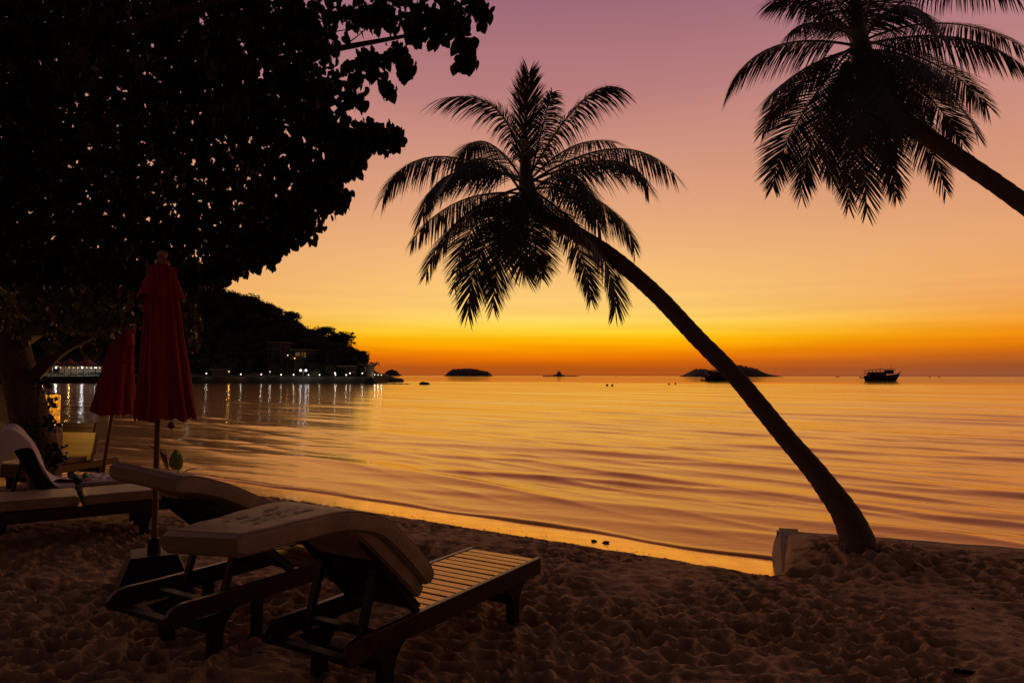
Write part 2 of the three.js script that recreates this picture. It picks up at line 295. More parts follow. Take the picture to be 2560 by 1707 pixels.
{ // palm leaning out over the water
  const R = rng(41), t = thing('coconut_palm', 'coconut palm leaning far left over the water from beside the sea wall', 'palm tree', palmBase, 0, 'coconut palms');
  const rel = (px, py, d) => at(px, py, d).sub(palmBase);
  const D0 = -palmBase.z, D1 = 9.5, path = [[2156, 1405], [2143, 1350], [2118, 1290], [2076, 1228], [2033, 1172], [1975, 1105], [1903, 1018], [1837, 939], [1743, 844], [1655, 750], [1590, 690], [1510, 626], [1430, 578], [1360, 543], [1322, 505]];
  const pts = path.map(([x, y], i) => rel(x, y, lerp(D0, D1, i / (path.length - 1))));
  pts[0].set(0.03, -0.12, 0.02);
  palmTrunk(pts, (v) => 0.1 + 0.125 * Math.exp(-v * 11) - 0.012 * sstep(v, 0.7, 1) + 0.006 * (1 - v), 46, t, 3);
  const C = rel(1316, 468, D1);
  const Z = (zx, zy, dd) => rel(900 + zx / 2.2085, 120 + zy / 2.2085, D1 + dd);
  const list = [ // tip x, y, mid x, y, depth of mid and tip, hang
    [120, 832, 400, 600, 0.2, 0.5, 0.9], [345, 930, 520, 690, -0.5, -0.9, 1], [278, 1130, 540, 850, 0.6, 1.2, 1], [368, 1285, 570, 930, -0.4, -0.8, 0.7], [520, 1360, 640, 960, 0.9, 1.5, 0.35], [596, 1520, 690, 1080, -0.6, -0.9, 0.6], [735, 1480, 790, 1080, 0.5, 0.9, 0.35],
    [915, 1310, 880, 1030, -0.8, -1.1, 0.3], [1000, 1310, 960, 1040, 0.8, 1.4, 0.4], [1275, 1435, 1170, 1040, 0.5, 0.9, 0.35], [1412, 1500, 1290, 1080, -0.6, -0.9, 0.6], [1515, 1150, 1330, 850, 0.2, 0.4, 0.9], [1590, 762, 1360, 620, -0.5, -0.9, 0.9], [1742, 705, 1420, 555, 0.3, 0.7, 0.95],
    [1410, 525, 1170, 545, 0.7, 1.2, 0.5], [1425, 215, 1190, 330, -0.2, -0.4, 0.75], [1062, 245, 1010, 430, 0.3, 0.5, 0.8], [932, 140, 918, 420, 0.0, -0.25, 0.18], [430, 285, 760, 345, -0.1, -0.3, 0.6], [548, 590, 700, 520, 0.6, 1.0, 0.8],
    [470, 760, 690, 610, -0.9, -1.5, 0.9], [1290, 880, 1150, 690, -1.0, -1.5, 0.9], [1330, 1000, 1180, 800, 1.1, 1.7, 0.8],
  ];
  list.forEach(([tx, ty, mx, my, dm, dt, hang], i) => frond(t, C.clone().add(V((R() - 0.5) * 0.14, (R() - 0.5) * 0.2, (R() - 0.5) * 0.14)), Z(mx, my, dm), Z(tx, ty > 1000 ? ty - 45 : ty, dt), { len: hang < 0.2 ? 0.46 : ty < 300 && tx > 1000 && tx < 1100 ? 0.36 : 0.55, A: hang < 0.2 ? 0.98 : ty < 300 && ty > 150 && tx > 700 && tx < 1100 ? 0.85 : 0.5, wide: 0.0085, hang, tip: ty > 1000 ? 0.42 : 0.6, rib: 0.02, n: 132, face: (R() - 0.5) * 0.8 }, R));
  mesh('crown_shaft', tube([rel(1330, 520, D1), rel(1318, 470, D1), rel(1314, 400, D1), rel(1312, 330, D1)], (v) => lerp(0.15, 0.03, v), 12, 12), M.frond, t);
  for (let i = 0; i < 7; i++) { const a = i * 0.9, g = new THREE.SphereGeometry(0.075, 12, 9); g.scale(1, 1.2, 1); const p = C.clone().add(V(Math.cos(a) * 0.17, -0.2 - 0.1 * R(), Math.sin(a) * 0.17)); mesh('coconut', g.translate(p.x, p.y, p.z), M.frond, t); }
}
{ // palm at the upper right
  const R = rng(97), D1 = 9, base = V(8.6, -0.05, -6.6), t = thing('coconut_palm', 'coconut palm at the upper right with its trunk leaving the right edge', 'palm tree', base, 0, 'coconut palms');
  const rel = (px, py, d) => at(px, py, d).sub(base);
  palmTrunk([V(0, -0.1, 0), V(-0.5, 0.8, -0.2), rel(2900, 770, 7.3), rel(2560, 508, 7.9), rel(2400, 396, 8.3), rel(2250, 288, 8.7), rel(2180, 190, 8.95), rel(2152, 120, D1)], (v) => 0.1 + 0.07 * Math.exp(-v * 14), 44, t, 8);
  const C = rel(2150, 112, D1), Z = (zx, zy, dd) => rel(1780 + zx / 2.613, zy / 2.613, D1 + dd);
  const list = [
    [108, 585, 420, 300, 0.2, 0.4, 0.9], [360, 650, 640, 430, -0.6, -0.9, 0.6], [335, 860, 560, 560, 0.5, 0.9, 0.4], [400, 1265, 560, 800, -0.3, -0.5, 0.35], [588, 1325, 680, 850, 0.6, 0.9, 0.45], [790, 1232, 790, 800, -0.7, -1.0, 0.6], [893, 1395, 900, 850, 0.5, 0.8, 0.25], [1016, 1445, 980, 850, -0.7, -1.0, 0.3],
    [1208, 1335, 1120, 850, 0.8, 1.3, 0.6], [1530, 1300, 1330, 800, 0.9, 1.4, 0.7], [1640, 990, 1400, 620, 0.3, 0.6, 0.4], [1735, 930, 1480, 560, -0.5, -0.8, 0.5], [1800, 690, 1480, 430, 0.6, 1.0, 0.7], [2035, 430, 1560, 240, -0.2, -0.4, 1.0], [2020, 300, 1500, 150, 0.5, 0.9, 0.8],
    [1480, 215, 1250, 40, -0.6, -1.0, 0.8], [2000, -20, 1500, -110, 0.2, 0.4, 0.9], [1700, -250, 1300, -150, 0.6, 1.0, 0.7], [1250, -520, 1080, -120, 0.1, 0.2, 0.3], [900, -560, 940, -120, 0.2, 0.2, 0.2], [600, -420, 760, -100, -0.3, -0.5, 0.5], [390, 10, 660, 40, 0.4, 0.7, 0.6], [300, -200, 620, -60, 0.1, 0.2, 0.6], [520, 200, 720, 150, -0.8, -1.2, 0.8],
    [960, 1000, 960, 620, -1.1, -1.6, 0.5], [1250, 900, 1130, 560, -1.2, -1.7, 0.7], [1400, 760, 1220, 460, 1.2, 1.9, 0.7], [1150, 1130, 1100, 700, 0.3, 0.5, 0.8], [1560, 620, 1300, 380, -1.1, -1.7, 0.7],
  ];
  list.forEach(([tx, ty, mx, my, dm, dt, hang]) => frond(t, C.clone().add(V((R() - 0.5) * 0.16, (R() - 0.5) * 0.2, (R() - 0.5) * 0.16)), Z(mx, my, dm), Z(tx, ty > 900 ? ty - 50 : ty, dt), { len: 0.52, wide: 0.0085, hang, tip: ty > 800 ? 0.42 : 0.6, rib: 0.02, n: 128, face: (R() - 0.5) * 0.8 }, R));
  mesh('crown_shaft', tube([rel(2165, 170, D1), rel(2150, 110, D1), rel(2145, 40, D1), rel(2142, -40, D1)], (v) => lerp(0.16, 0.03, v), 12, 12), M.frond, t);
  for (let i = 0; i < 6; i++) { const a = i * 1.05, g = new THREE.SphereGeometry(0.08, 12, 9); g.scale(1, 1.2, 1); const p = C.clone().add(V(Math.cos(a) * 0.18, -0.22 - 0.1 * R(), Math.sin(a) * 0.18)); mesh('coconut', g.translate(p.x, p.y, p.z), M.frond, t); }
}

/* ---------- the big broad-leaved tree at the left ---------- */
function heartLeaf(size, bend) {
  const s = new THREE.Shape(); s.moveTo(0, 0.08); s.bezierCurveTo(0.1, -0.06, 0.42, -0.08, 0.48, 0.22); s.bezierCurveTo(0.52, 0.55, 0.2, 0.85, 0, 1.05); s.bezierCurveTo(-0.2, 0.85, -0.52, 0.55, -0.48, 0.22); s.bezierCurveTo(-0.42, -0.08, -0.1, -0.06, 0, 0.08);
  const g = new THREE.ShapeGeometry(s, 3), p = g.attributes.position;
  for (let i = 0; i < p.count; i++) { const x = p.getX(i), y = p.getY(i); p.setXYZ(i, x * size, y * size, size * (bend * Math.abs(x) * 0.8 - 0.25 * y * y * bend)); }
  g.computeVertexNormals(); return g;
}
{
  const R = rng(1234), base = onLevel(108, 1242, 0), t = thing('broad_leaved_tree', 'large dark broad-leaved tree spreading over the upper left of the beach', 'tree', base);
  const rel = (px, py, d) => at(px, py, d).sub(base), D = -base.z;
  const bumpy = (s) => (u, v) => 1 + 0.16 * noise(Math.cos(u * 6.283) * 1.5, Math.sin(u * 6.283) * 1.5 + v * 3, s) + 0.09 * noise(Math.cos(u * 6.283) * 5, Math.sin(u * 6.283) * 5 + v * 7, s + 4);
  mesh('trunk', tube([V(0.02, -0.15, 0), rel(108, 1190, D), rel(96, 1120, D), rel(72, 1040, D), rel(52, 960, D), rel(28, 870, D), rel(10, 760, D - 0.1), rel(-10, 620, D - 0.4), rel(0, 470, D - 1), rel(60, 330, D - 1.8)], (v) => lerp(0.2, 0.29, sstep(v, 0, 0.2)) * lerp(1, 0.5, v) + 0.06 * Math.exp(-v * 30), 26, 120, bumpy(2)), M.bark, t);
  const limbs = [
    [[60, 960, D], [100, 925, D - 0.1], [150, 880, D - 0.3], [230, 838, D - 0.6], [330, 770, D - 1]], [[30, 870, D], [90, 830, D - 0.2], [140, 785, D - 0.2], [190, 700, D - 0.4], [300, 560, D - 1.2]],
    [[0, 640, D - 0.4], [120, 520, D - 1.4], [300, 400, D - 2.6], [520, 330, D - 3.6], [760, 300, D - 4.2]], [[10, 500, D - 1], [160, 380, D - 2.2], [360, 240, D - 3.4], [600, 170, D - 4.4], [850, 120, D - 5], [1010, 90, D - 5.3]], [[20, 420, D - 1.3], [120, 250, D - 2.4], [260, 100, D - 3.4], [500, 20, D - 4.6], [800, -30, D - 5.2], [1150, 40, D - 5.4]], [[60, 330, D - 1.8], [200, 100, D - 3], [300, -200, D - 4]],
  ];
  limbs.forEach((l, i) => mesh('limb', tube(l.map(([x, y, d]) => rel(x, y, d)), (v) => lerp(i < 2 ? 0.11 : 0.12, 0.014, v), 10, 30, bumpy(i + 10)), M.bark, t));
  // clumps of leaves: x, y, depth, radius in metres
  const C = [
    [1130, 20, 5.6, 0.26], [1195, 20, 5.6, 0.17], [1050, 30, 5.6, 0.24], [1165, 105, 5.6, 0.13], [1160, 150, 5.6, 0.12], [1100, 75, 5.6, 0.14], [980, 20, 5.7, 0.24], [1040, 75, 5.7, 0.15], [920, 30, 5.8, 0.2], [870, 30, 5.8, 0.25], [990, 130, 5.8, 0.16], [930, 150, 5.8, 0.19], [1010, 170, 5.8, 0.11], [970, 215, 5.8, 0.1], [880, 185, 5.9, 0.2], [830, 215, 6, 0.22], [890, 245, 6, 0.12],
    [800, 120, 6, 0.24], [760, 40, 6, 0.3], [760, 200, 6.2, 0.3], [950, 335, 6.4, 0.17], [905, 340, 6.4, 0.17], [985, 345, 6.4, 0.1], [850, 350, 6.5, 0.2], [880, 400, 6.5, 0.15], [800, 300, 6.5, 0.28], [820, 440, 6.7, 0.22], [845, 490, 6.8, 0.13], [780, 500, 6.9, 0.25], [760, 400, 6.8, 0.38], [740, 560, 7, 0.24], [690, 600, 7.2, 0.2], [640, 620, 7.3, 0.26], [580, 650, 7.5, 0.22], [530, 680, 7.7, 0.2], [480, 690, 7.9, 0.22], [600, 580, 7.4, 0.36], [690, 500, 7.1, 0.42], [660, 300, 6.8, 0.55], [640, 120, 6.4, 0.55],
    [500, 580, 7.9, 0.4], [430, 660, 8.1, 0.26], [460, 715, 8.3, 0.14], [400, 590, 8.2, 0.42], [560, 460, 7.6, 0.55], [520, 330, 7.4, 0.62], [500, 180, 7.2, 0.62], [480, 40, 7, 0.62], [640, 0, 6.4, 0.5], [380, 460, 8.2, 0.62], [370, 320, 8, 0.65], [350, 180, 7.8, 0.65], [330, 40, 7.6, 0.65], [300, 570, 8.6, 0.5], [230, 450, 8.8, 0.65], [210, 310, 8.7, 0.7], [200, 160, 8.5, 0.7], [180, 20, 8.3, 0.7], [200, 580, 9.2, 0.5], [330, 660, 8.9, 0.36], [250, 670, 9.4, 0.4], [90, 420, 9.2, 0.7], [70, 280, 9, 0.75], [60, 130, 8.8, 0.75], [40, 0, 8.6, 0.75], [90, 560, 9.6, 0.6], [-40, 480, 9.6, 0.8], [-60, 250, 9.4, 0.9], [-60, 50, 9.2, 0.9], [140, 660, 9.8, 0.42], [30, 660, 9.9, 0.45], [-20, 760, 10.2, 0.4], [90, 740, 10, 0.3],
    [170, 740, 10, 0.3], [240, 745, 9.9, 0.28], [300, 730, 9.6, 0.24], [200, 800, 10.1, 0.24], [260, 810, 10, 0.22], [120, 800, 10.2, 0.22], [70, 820, 10.3, 0.2], [300, 790, 9.8, 0.2], [470, 760, 9, 0.12], [480, 800, 9.1, 0.13], [470, 850, 9.2, 0.12], [340, 730, 9.2, 0.22], [400, 720, 8.8, 0.2], [230, 870, 10.2, 0.12], [130, 860, 10.4, 0.1],
  ];
  const shapes = [heartLeaf(0.09, 0.25), heartLeaf(0.09, 0.6), heartLeaf(0.09, -0.4)], m4 = new THREE.Matrix4(), q = new THREE.Quaternion(), e = new THREE.Euler(), list = [[], [], []], low = [], single = [];
  for (const [px, py, d, r0] of C) {
    const loose = px > 780 && py < 270, c = rel(px, py, d), r = loose ? r0 * 0.82 : r0, n = Math.round((30 + 690 * r * r + 120 * r) * (loose ? 0.85 : 1.85));
    for (let i = 0; i < n; i++) {
      const k = Math.pow(R(), 0.42), a = R() * 6.283, z = R() * 2 - 1, f = Math.sqrt(1 - z * z);
      const lump = 1 + 0.5 * noise(f * Math.cos(a) * 2 + px, z * 2 + py, f * Math.sin(a) * 2);
      const p = c.clone().add(V(f * Math.cos(a), z * 0.85, f * Math.sin(a)).multiplyScalar(r * k * lump));
      e.set(Math.PI + (R() - 0.5) * 1.5, R() * 6.283, (R() - 0.5) * 1.3); q.setFromEuler(e);                // tips hang down
      m4.compose(p, q, V(1, 1, 1).multiplyScalar(0.62 + 0.6 * R()));
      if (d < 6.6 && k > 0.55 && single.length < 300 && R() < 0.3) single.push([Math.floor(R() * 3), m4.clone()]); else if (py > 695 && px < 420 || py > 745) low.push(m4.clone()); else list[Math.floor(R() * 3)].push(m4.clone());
    }
  }
  const rest = new THREE.InstancedMesh(shapes[0], M.leaf, list[0].length + list[1].length + list[2].length), all = [...list[0], ...list[1], ...list[2]], col = rgb(1, 1, 1);
  all.forEach((m, i) => { rest.setMatrixAt(i, m); const k = 0.55 + 0.8 * R(); rest.setColorAt(i, col.setRGB(k * (0.9 + 0.4 * R()), k, k * 0.8)); });
  rest.name = 'crown'; rest.userData = { kind: 'stuff' }; rest.castShadow = rest.receiveShadow = true; t.add(rest);
  const litToneLeaf = std({ color: rgb(0.15, 0.16, 0.03), roughness: 0.45, transmission: 0.25 }), lw = new THREE.InstancedMesh(shapes[1], litToneLeaf, low.length);  // lamp light put into the colour: brighter and greener than the crown leaves
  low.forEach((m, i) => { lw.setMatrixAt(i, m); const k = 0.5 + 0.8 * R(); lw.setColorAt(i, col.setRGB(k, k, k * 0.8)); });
  lw.name = 'lower_foliage_lit_tone'; lw.userData = { kind: 'stuff' }; lw.castShadow = lw.receiveShadow = true; t.add(lw);
  for (const [k, m] of single) { const o = mesh('leaf', shapes[k], M.leaf, t); o.applyMatrix4(m); }
  const twigs = [[[850, 120], [880, 100], [930, 60]], [[860, 175], [900, 185], [925, 205]], [[780, 95], [840, 78], [905, 70]], [[815, 85], [822, 105], [832, 120], [843, 120]], [[780, 65], [800, 55], [815, 40]], [[1140, 110], [1150, 140], [1155, 165]], [[880, 30], [890, 60], [905, 85]]];
  twigs.forEach((l) => mesh('twig', tube(l.map(([x, y]) => rel(x, y, 5.85)), (v) => lerp(0.007, 0.003, v), 5, 10), M.bark, t));
  const vine = thing('trunk_vine', 'small round-leaved vine clinging to the trunk of the big tree', 'climbing plant', base.clone()), vg = heartLeaf(0.06, 0.3), vm = [];
  for (const [px, py, r, n] of [[124, 1005, 0.07, 22], [120, 1050, 0.08, 30], [134, 1064, 0.08, 28], [138, 1128, 0.14, 70], [128, 1155, 0.1, 36], [75, 1075, 0.12, 40], [100, 962, 0.12, 40], [148, 1142, 0.07, 20]]) for (let i = 0; i < n; i++) {
    const p = rel(px, py, D - 0.33).add(V((R() - 0.5) * 2 * r, (R() - 0.5) * 2 * r, (R() - 0.5) * r)); e.set(Math.PI + (R() - 0.5) * 2, R() * 6.283, (R() - 0.5) * 2); m4.compose(p, q.setFromEuler(e), V(1, 1, 1).multiplyScalar(0.7 + 0.6 * R())); vm.push(m4.clone());
  }
  const vi = new THREE.InstancedMesh(vg, M.leaf, vm.length); vm.forEach((m, i) => vi.setMatrixAt(i, m)); vi.name = 'foliage'; vi.userData = { kind: 'stuff' }; vine.add(vi);
  mesh('stem', tube([rel(60, 1180, D - 0.2), rel(100, 1130, D - 0.3), rel(90, 1050, D - 0.33), rel(96, 960, D - 0.3)], 0.012, 6, 20), M.bark, vine);
}

/* ---------- sun loungers ---------- */
// local axes: x from the foot end to the head end, z from the near side to the far side
function sweep(pts, half, z0, z1, r, sag) {                                // a cushion along a curve in the x-y plane
  const c = new THREE.CatmullRomCurve3(pts.map(([x, y]) => V(x, y, 0)), false, 'catmullrom', 0.5), n = 64, sec = [];
  for (const [sy, sz, a0] of [[1, 0, 0], [1, 1, 1], [-1, 1, 2], [-1, 0, 3]]) for (let k = 0; k <= 4; k++) { const a = (a0 + k / 4) * Math.PI / 2; sec.push([sy * (half - r) + r * -Math.cos(a) * (0) + r * [Math.sin(k / 4 * Math.PI / 2), Math.cos(k / 4 * Math.PI / 2), -Math.sin(k / 4 * Math.PI / 2), -Math.cos(k / 4 * Math.PI / 2)][a0], sz === 0 ? z0 + r - r * [Math.cos(k / 4 * Math.PI / 2), 0, 0, Math.sin(k / 4 * Math.PI / 2)][a0] : z1 - r + r * [0, Math.sin(k / 4 * Math.PI / 2), Math.cos(k / 4 * Math.PI / 2), 0][a0]]); }
  sec.push(sec[0]);
  const S = sec.length - 1, L = c.getLength(), zc = (z0 + z1) / 2, fn = (i, v) => {
    const p = c.getPointAt(v), t = c.getTangentAt(v), [y, z] = sec[i], endK = Math.min(1, Math.min(v, 1 - v) * L / r), k = 0.62 + 0.38 * Math.sqrt(1 - (1 - endK) ** 2);
    const puff = 1 + 0.08 * Math.cos((z - zc) / (z1 - z0) * Math.PI) + 0.03 * noise(v * 9, z * 6, half * 70) + 0.05 * noise(v * 26, z * 3, half * 70) * Math.max(0.25, Math.abs(noise(v * 3, 1, half * 90)) * 2);
    const yy = y * k * puff, zz = zc + (z - zc) * (0.965 + 0.035 * k) + 0.006 * noise(v * 7, y * 8, 3);
    const q = V(p.x - t.y * yy, p.y + t.x * yy, zz); if (sag) q.y -= sag(p.x, zz); q.u = i / S * 1.6; q.v = v * L; return q;
  };
  const g = grid(S, n, (u, v) => fn(Math.round(u * S), v), true), caps = [];
  for (const v of [0, 1]) { const o = V(), P = []; for (let i = 0; i < S; i++) { const q = fn(i, v); P.push(q); o.add(q); } o.divideScalar(S); const pos = []; for (let i = 0; i < S; i++) { const a = P[i], b = P[(i + 1) % S]; pos.push(o.x, o.y, o.z, a.x, a.y, a.z, b.x, b.y, b.z); } const h = new THREE.BufferGeometry(); h.setAttribute('position', new THREE.Float32BufferAttribute(pos, 3)); h.computeVertexNormals(); caps.push(h); }
  const out = merge([g, ...caps]); out.userData.top = (v, zf) => { const a = fn(4, v), b = fn(5, v); return a.lerp(b, zf).add(V(0, half * 0.09 * Math.sin(Math.PI * zf), 0)); };
  out.userData.edge = (i) => Array.from({ length: 25 }, (_, k) => fn(i, k / 24)); return out;
}
function cushion(parent, name, pts, half, z0, z1, mat, sag) {
  const g = sweep(pts, half, z0, z1, Math.min(0.026, half * 0.7), sag), m = mesh(name, g, mat, parent);
  mesh('piping', [tube(g.userData.edge(2), 0.0055, 6, 40), tube(g.userData.edge(18), 0.0055, 6, 40)], mat, m);
  m.userData.top = g.userData.top; return m;
}
function legShape(h, top, foot, flare) {
  const s = new THREE.Shape(); s.moveTo(-foot / 2, 0); s.lineTo(foot / 2, 0); s.lineTo(foot / 2, h * 0.45); s.quadraticCurveTo(foot / 2 + 0.005, h * 0.78, top / 2, h); s.lineTo(-top / 2, h); s.quadraticCurveTo(-foot / 2 - 0.005, h * 0.78, -foot / 2, h * 0.45); s.closePath();
  return new THREE.ExtrudeGeometry(s, { depth: 0.06, bevelEnabled: true, bevelSize: 0.005, bevelThickness: 0.005, bevelSegments: 1, curveSegments: 6 }).translate(0, 0, -0.03);
}
const legGeo = legShape(0.3, 0.3, 0.085);
function lounger(label, base, foot, o) {                                   // foot: unit vector on the ground towards the foot end
  const u = V(-foot.x, 0, -foot.z), t = thing('sun_lounger', label, 'sun lounger', base, Math.atan2(-u.z, u.x), 'wooden sun loungers on the beach');
  const W = o.w ?? 0.7, L = o.length ?? 2.12, H = o.h ?? 0.42, hinge = o.hinge ?? 1.5, wood = M.wood, dark = M.woodDark;
  for (const z of [0.022, W - 0.022]) {
    const s = new THREE.Shape(); s.moveTo(0, H); s.lineTo(0, H - 0.12); s.lineTo(L - 0.4, H - 0.12); s.quadraticCurveTo(L - 0.2, H - 0.1, L - 0.06, H - 0.135); s.quadraticCurveTo(L + 0.03, H - 0.13, L + 0.02, H - 0.06); s.quadraticCurveTo(L - 0.02, H + 0.012, L - 0.14, H + 0.004); s.lineTo(L - 0.3, H); s.closePath();
    mesh('side_rail', new THREE.ExtrudeGeometry(s, { depth: 0.034, bevelEnabled: true, bevelSize: 0.004, bevelThickness: 0.004, bevelSegments: 1 }).translate(0, 0, z - 0.017), wood, t);
  }
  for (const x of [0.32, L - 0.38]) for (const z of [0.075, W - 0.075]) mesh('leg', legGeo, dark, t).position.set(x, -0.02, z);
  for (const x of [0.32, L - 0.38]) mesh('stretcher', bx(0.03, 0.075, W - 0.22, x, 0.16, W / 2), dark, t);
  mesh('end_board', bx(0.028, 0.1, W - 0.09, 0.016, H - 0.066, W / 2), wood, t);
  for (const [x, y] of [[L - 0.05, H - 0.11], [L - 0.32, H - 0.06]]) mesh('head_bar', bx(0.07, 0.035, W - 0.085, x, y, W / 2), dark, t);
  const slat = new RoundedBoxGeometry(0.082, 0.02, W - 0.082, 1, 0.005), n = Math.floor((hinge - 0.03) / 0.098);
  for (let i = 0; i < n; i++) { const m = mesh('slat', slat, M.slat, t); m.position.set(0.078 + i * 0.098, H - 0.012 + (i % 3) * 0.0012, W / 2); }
  const bl = o.backLength ?? 0.84, a = o.backAngle ?? 0.8, b = new THREE.Group(); b.name = 'backrest'; b.position.set(hinge, H - 0.02, 0); b.rotation.z = a; t.add(b);
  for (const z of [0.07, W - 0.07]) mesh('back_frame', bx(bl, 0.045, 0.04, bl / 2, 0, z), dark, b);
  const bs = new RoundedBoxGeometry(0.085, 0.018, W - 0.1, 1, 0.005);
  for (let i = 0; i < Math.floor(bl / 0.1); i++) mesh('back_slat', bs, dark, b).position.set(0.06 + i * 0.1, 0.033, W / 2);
  if (a > 0.15) mesh('added_light_block', bx(bl - 0.04, 0.012, W - 0.2, bl / 2, 0.012, W / 2, 0.003), dark, b);  // solid board added under the back slats to block light
  if (a > 0.15) for (const z of [0.13, W - 0.13]) mesh('prop', beam(V(hinge + Math.cos(a) * bl * 0.62, H - 0.02 + Math.sin(a) * bl * 0.62 - 0.03, z), V(Math.min(L - 0.12, hinge + Math.cos(a) * bl * 0.62 + 0.12), H - 0.1, z), 0.055, 0.035), dark, t);
  for (const x of o.midLegs ?? []) for (const z of [0.07, W - 0.07]) mesh('leg', bx(0.075, H - 0.06, 0.05, x, (H - 0.06) / 2 - 0.03, z), dark, t);
  return t;
}
const footA = V(0.52, 0, -0.854);
{
  const base = V(0.238, 0, -5.768), t = lounger('nearest sun lounger, bare slatted foot end towards the sea, mattress bent over its raised backrest', base, footA, { hinge: 1.5, length: 2.17, backLength: 0.8, backAngle: 0.83 });
  cushion(t, 'under_mattress', [[1.5, 0.53], [1.7, 0.72], [1.9, 0.9], [2.06, 1.03], [2.14, 1.045]], 0.048, 0.03, 0.62, M.vinyl);
  const mat = cushion(t, 'mattress', [[1.425, 0.6], [1.62, 0.79], [1.84, 0.98], [2.02, 1.06], [2.18, 1.095], [2.35, 1.105], [2.62, 1.105], [2.9, 1.1]], 0.058, 0.0, 0.6, M.vinyl, (x, z) => 0.05 * sstep(x, 1.9, 2.9) * z / 0.6 + 0.006 * noise(x * 9, z * 9, 1));
  const R = rng(17), bits = [];
  for (const zf of [0.3, 0.5, 0.72]) for (let k = 0; k < 13; k++) { const p = mat.userData.top(0.62 + k * 0.019 + R() * 0.006, zf + (R() - 0.5) * 0.05); if (R() < 0.25) continue; bits.push(bx(0.012 + 0.02 * R(), 0.0012, 0.02 + 0.04 * R(), p.x, p.y + 0.0015, p.z, 0.0004, [0, (R() - 0.5) * 0.6, 0])); }
  mesh('worn_print', bits, std({ color: rgb(0.27, 0.195, 0.14), roughness: 0.65 }), mat); delete mat.userData.top;
}
{
  const base = V(-0.944, 0, -6.506), t = lounger('sun lounger behind the nearest one, its thick mattress sloping down from a raised head end', base, footA, { hinge: 1.3, length: 2.34, backLength: 0.95, backAngle: 0.7, midLegs: [1.62] });
  cushion(t, 'mattress', [[0.62, 0.5], [1.0, 0.58], [1.3, 0.77], [1.5, 0.885], [1.7, 0.985], [1.88, 1.075], [2.05, 1.14], [2.18, 1.175], [2.3, 1.185]], 0.06, 0.02, 0.82, M.vinyl, (x, z) => -0.06 * sstep(x, 1.9, 2.4) * z);
}
const footB = V(0.82, 0, -0.572).normalize(), sideB = V(-0.572, 0, -0.82).normalize();
{
  const base = V(-4.1, 0, -8.6), t = lounger('sun lounger at the left edge with a flat beige mattress in two sections', base, footB, { hinge: 1.2, length: 2.2, backAngle: 0.0, backLength: 0.8, h: 0.4 });
  cushion(t, 'cushion_section', [[0.02, 0.465], [0.4, 0.467], [0.95, 0.465]], 0.058, 0.0, 0.72, M.vinyl);
  cushion(t, 'cushion_section', [[1.0, 0.468], [1.5, 0.472], [2.14, 0.468]], 0.06, -0.01, 0.72, M.vinyl);
  mesh('leg_label', bx(0.14, 0.055, 0.004, 0.22, 0.32, 0.0035, 0.001), M.white, t);
}
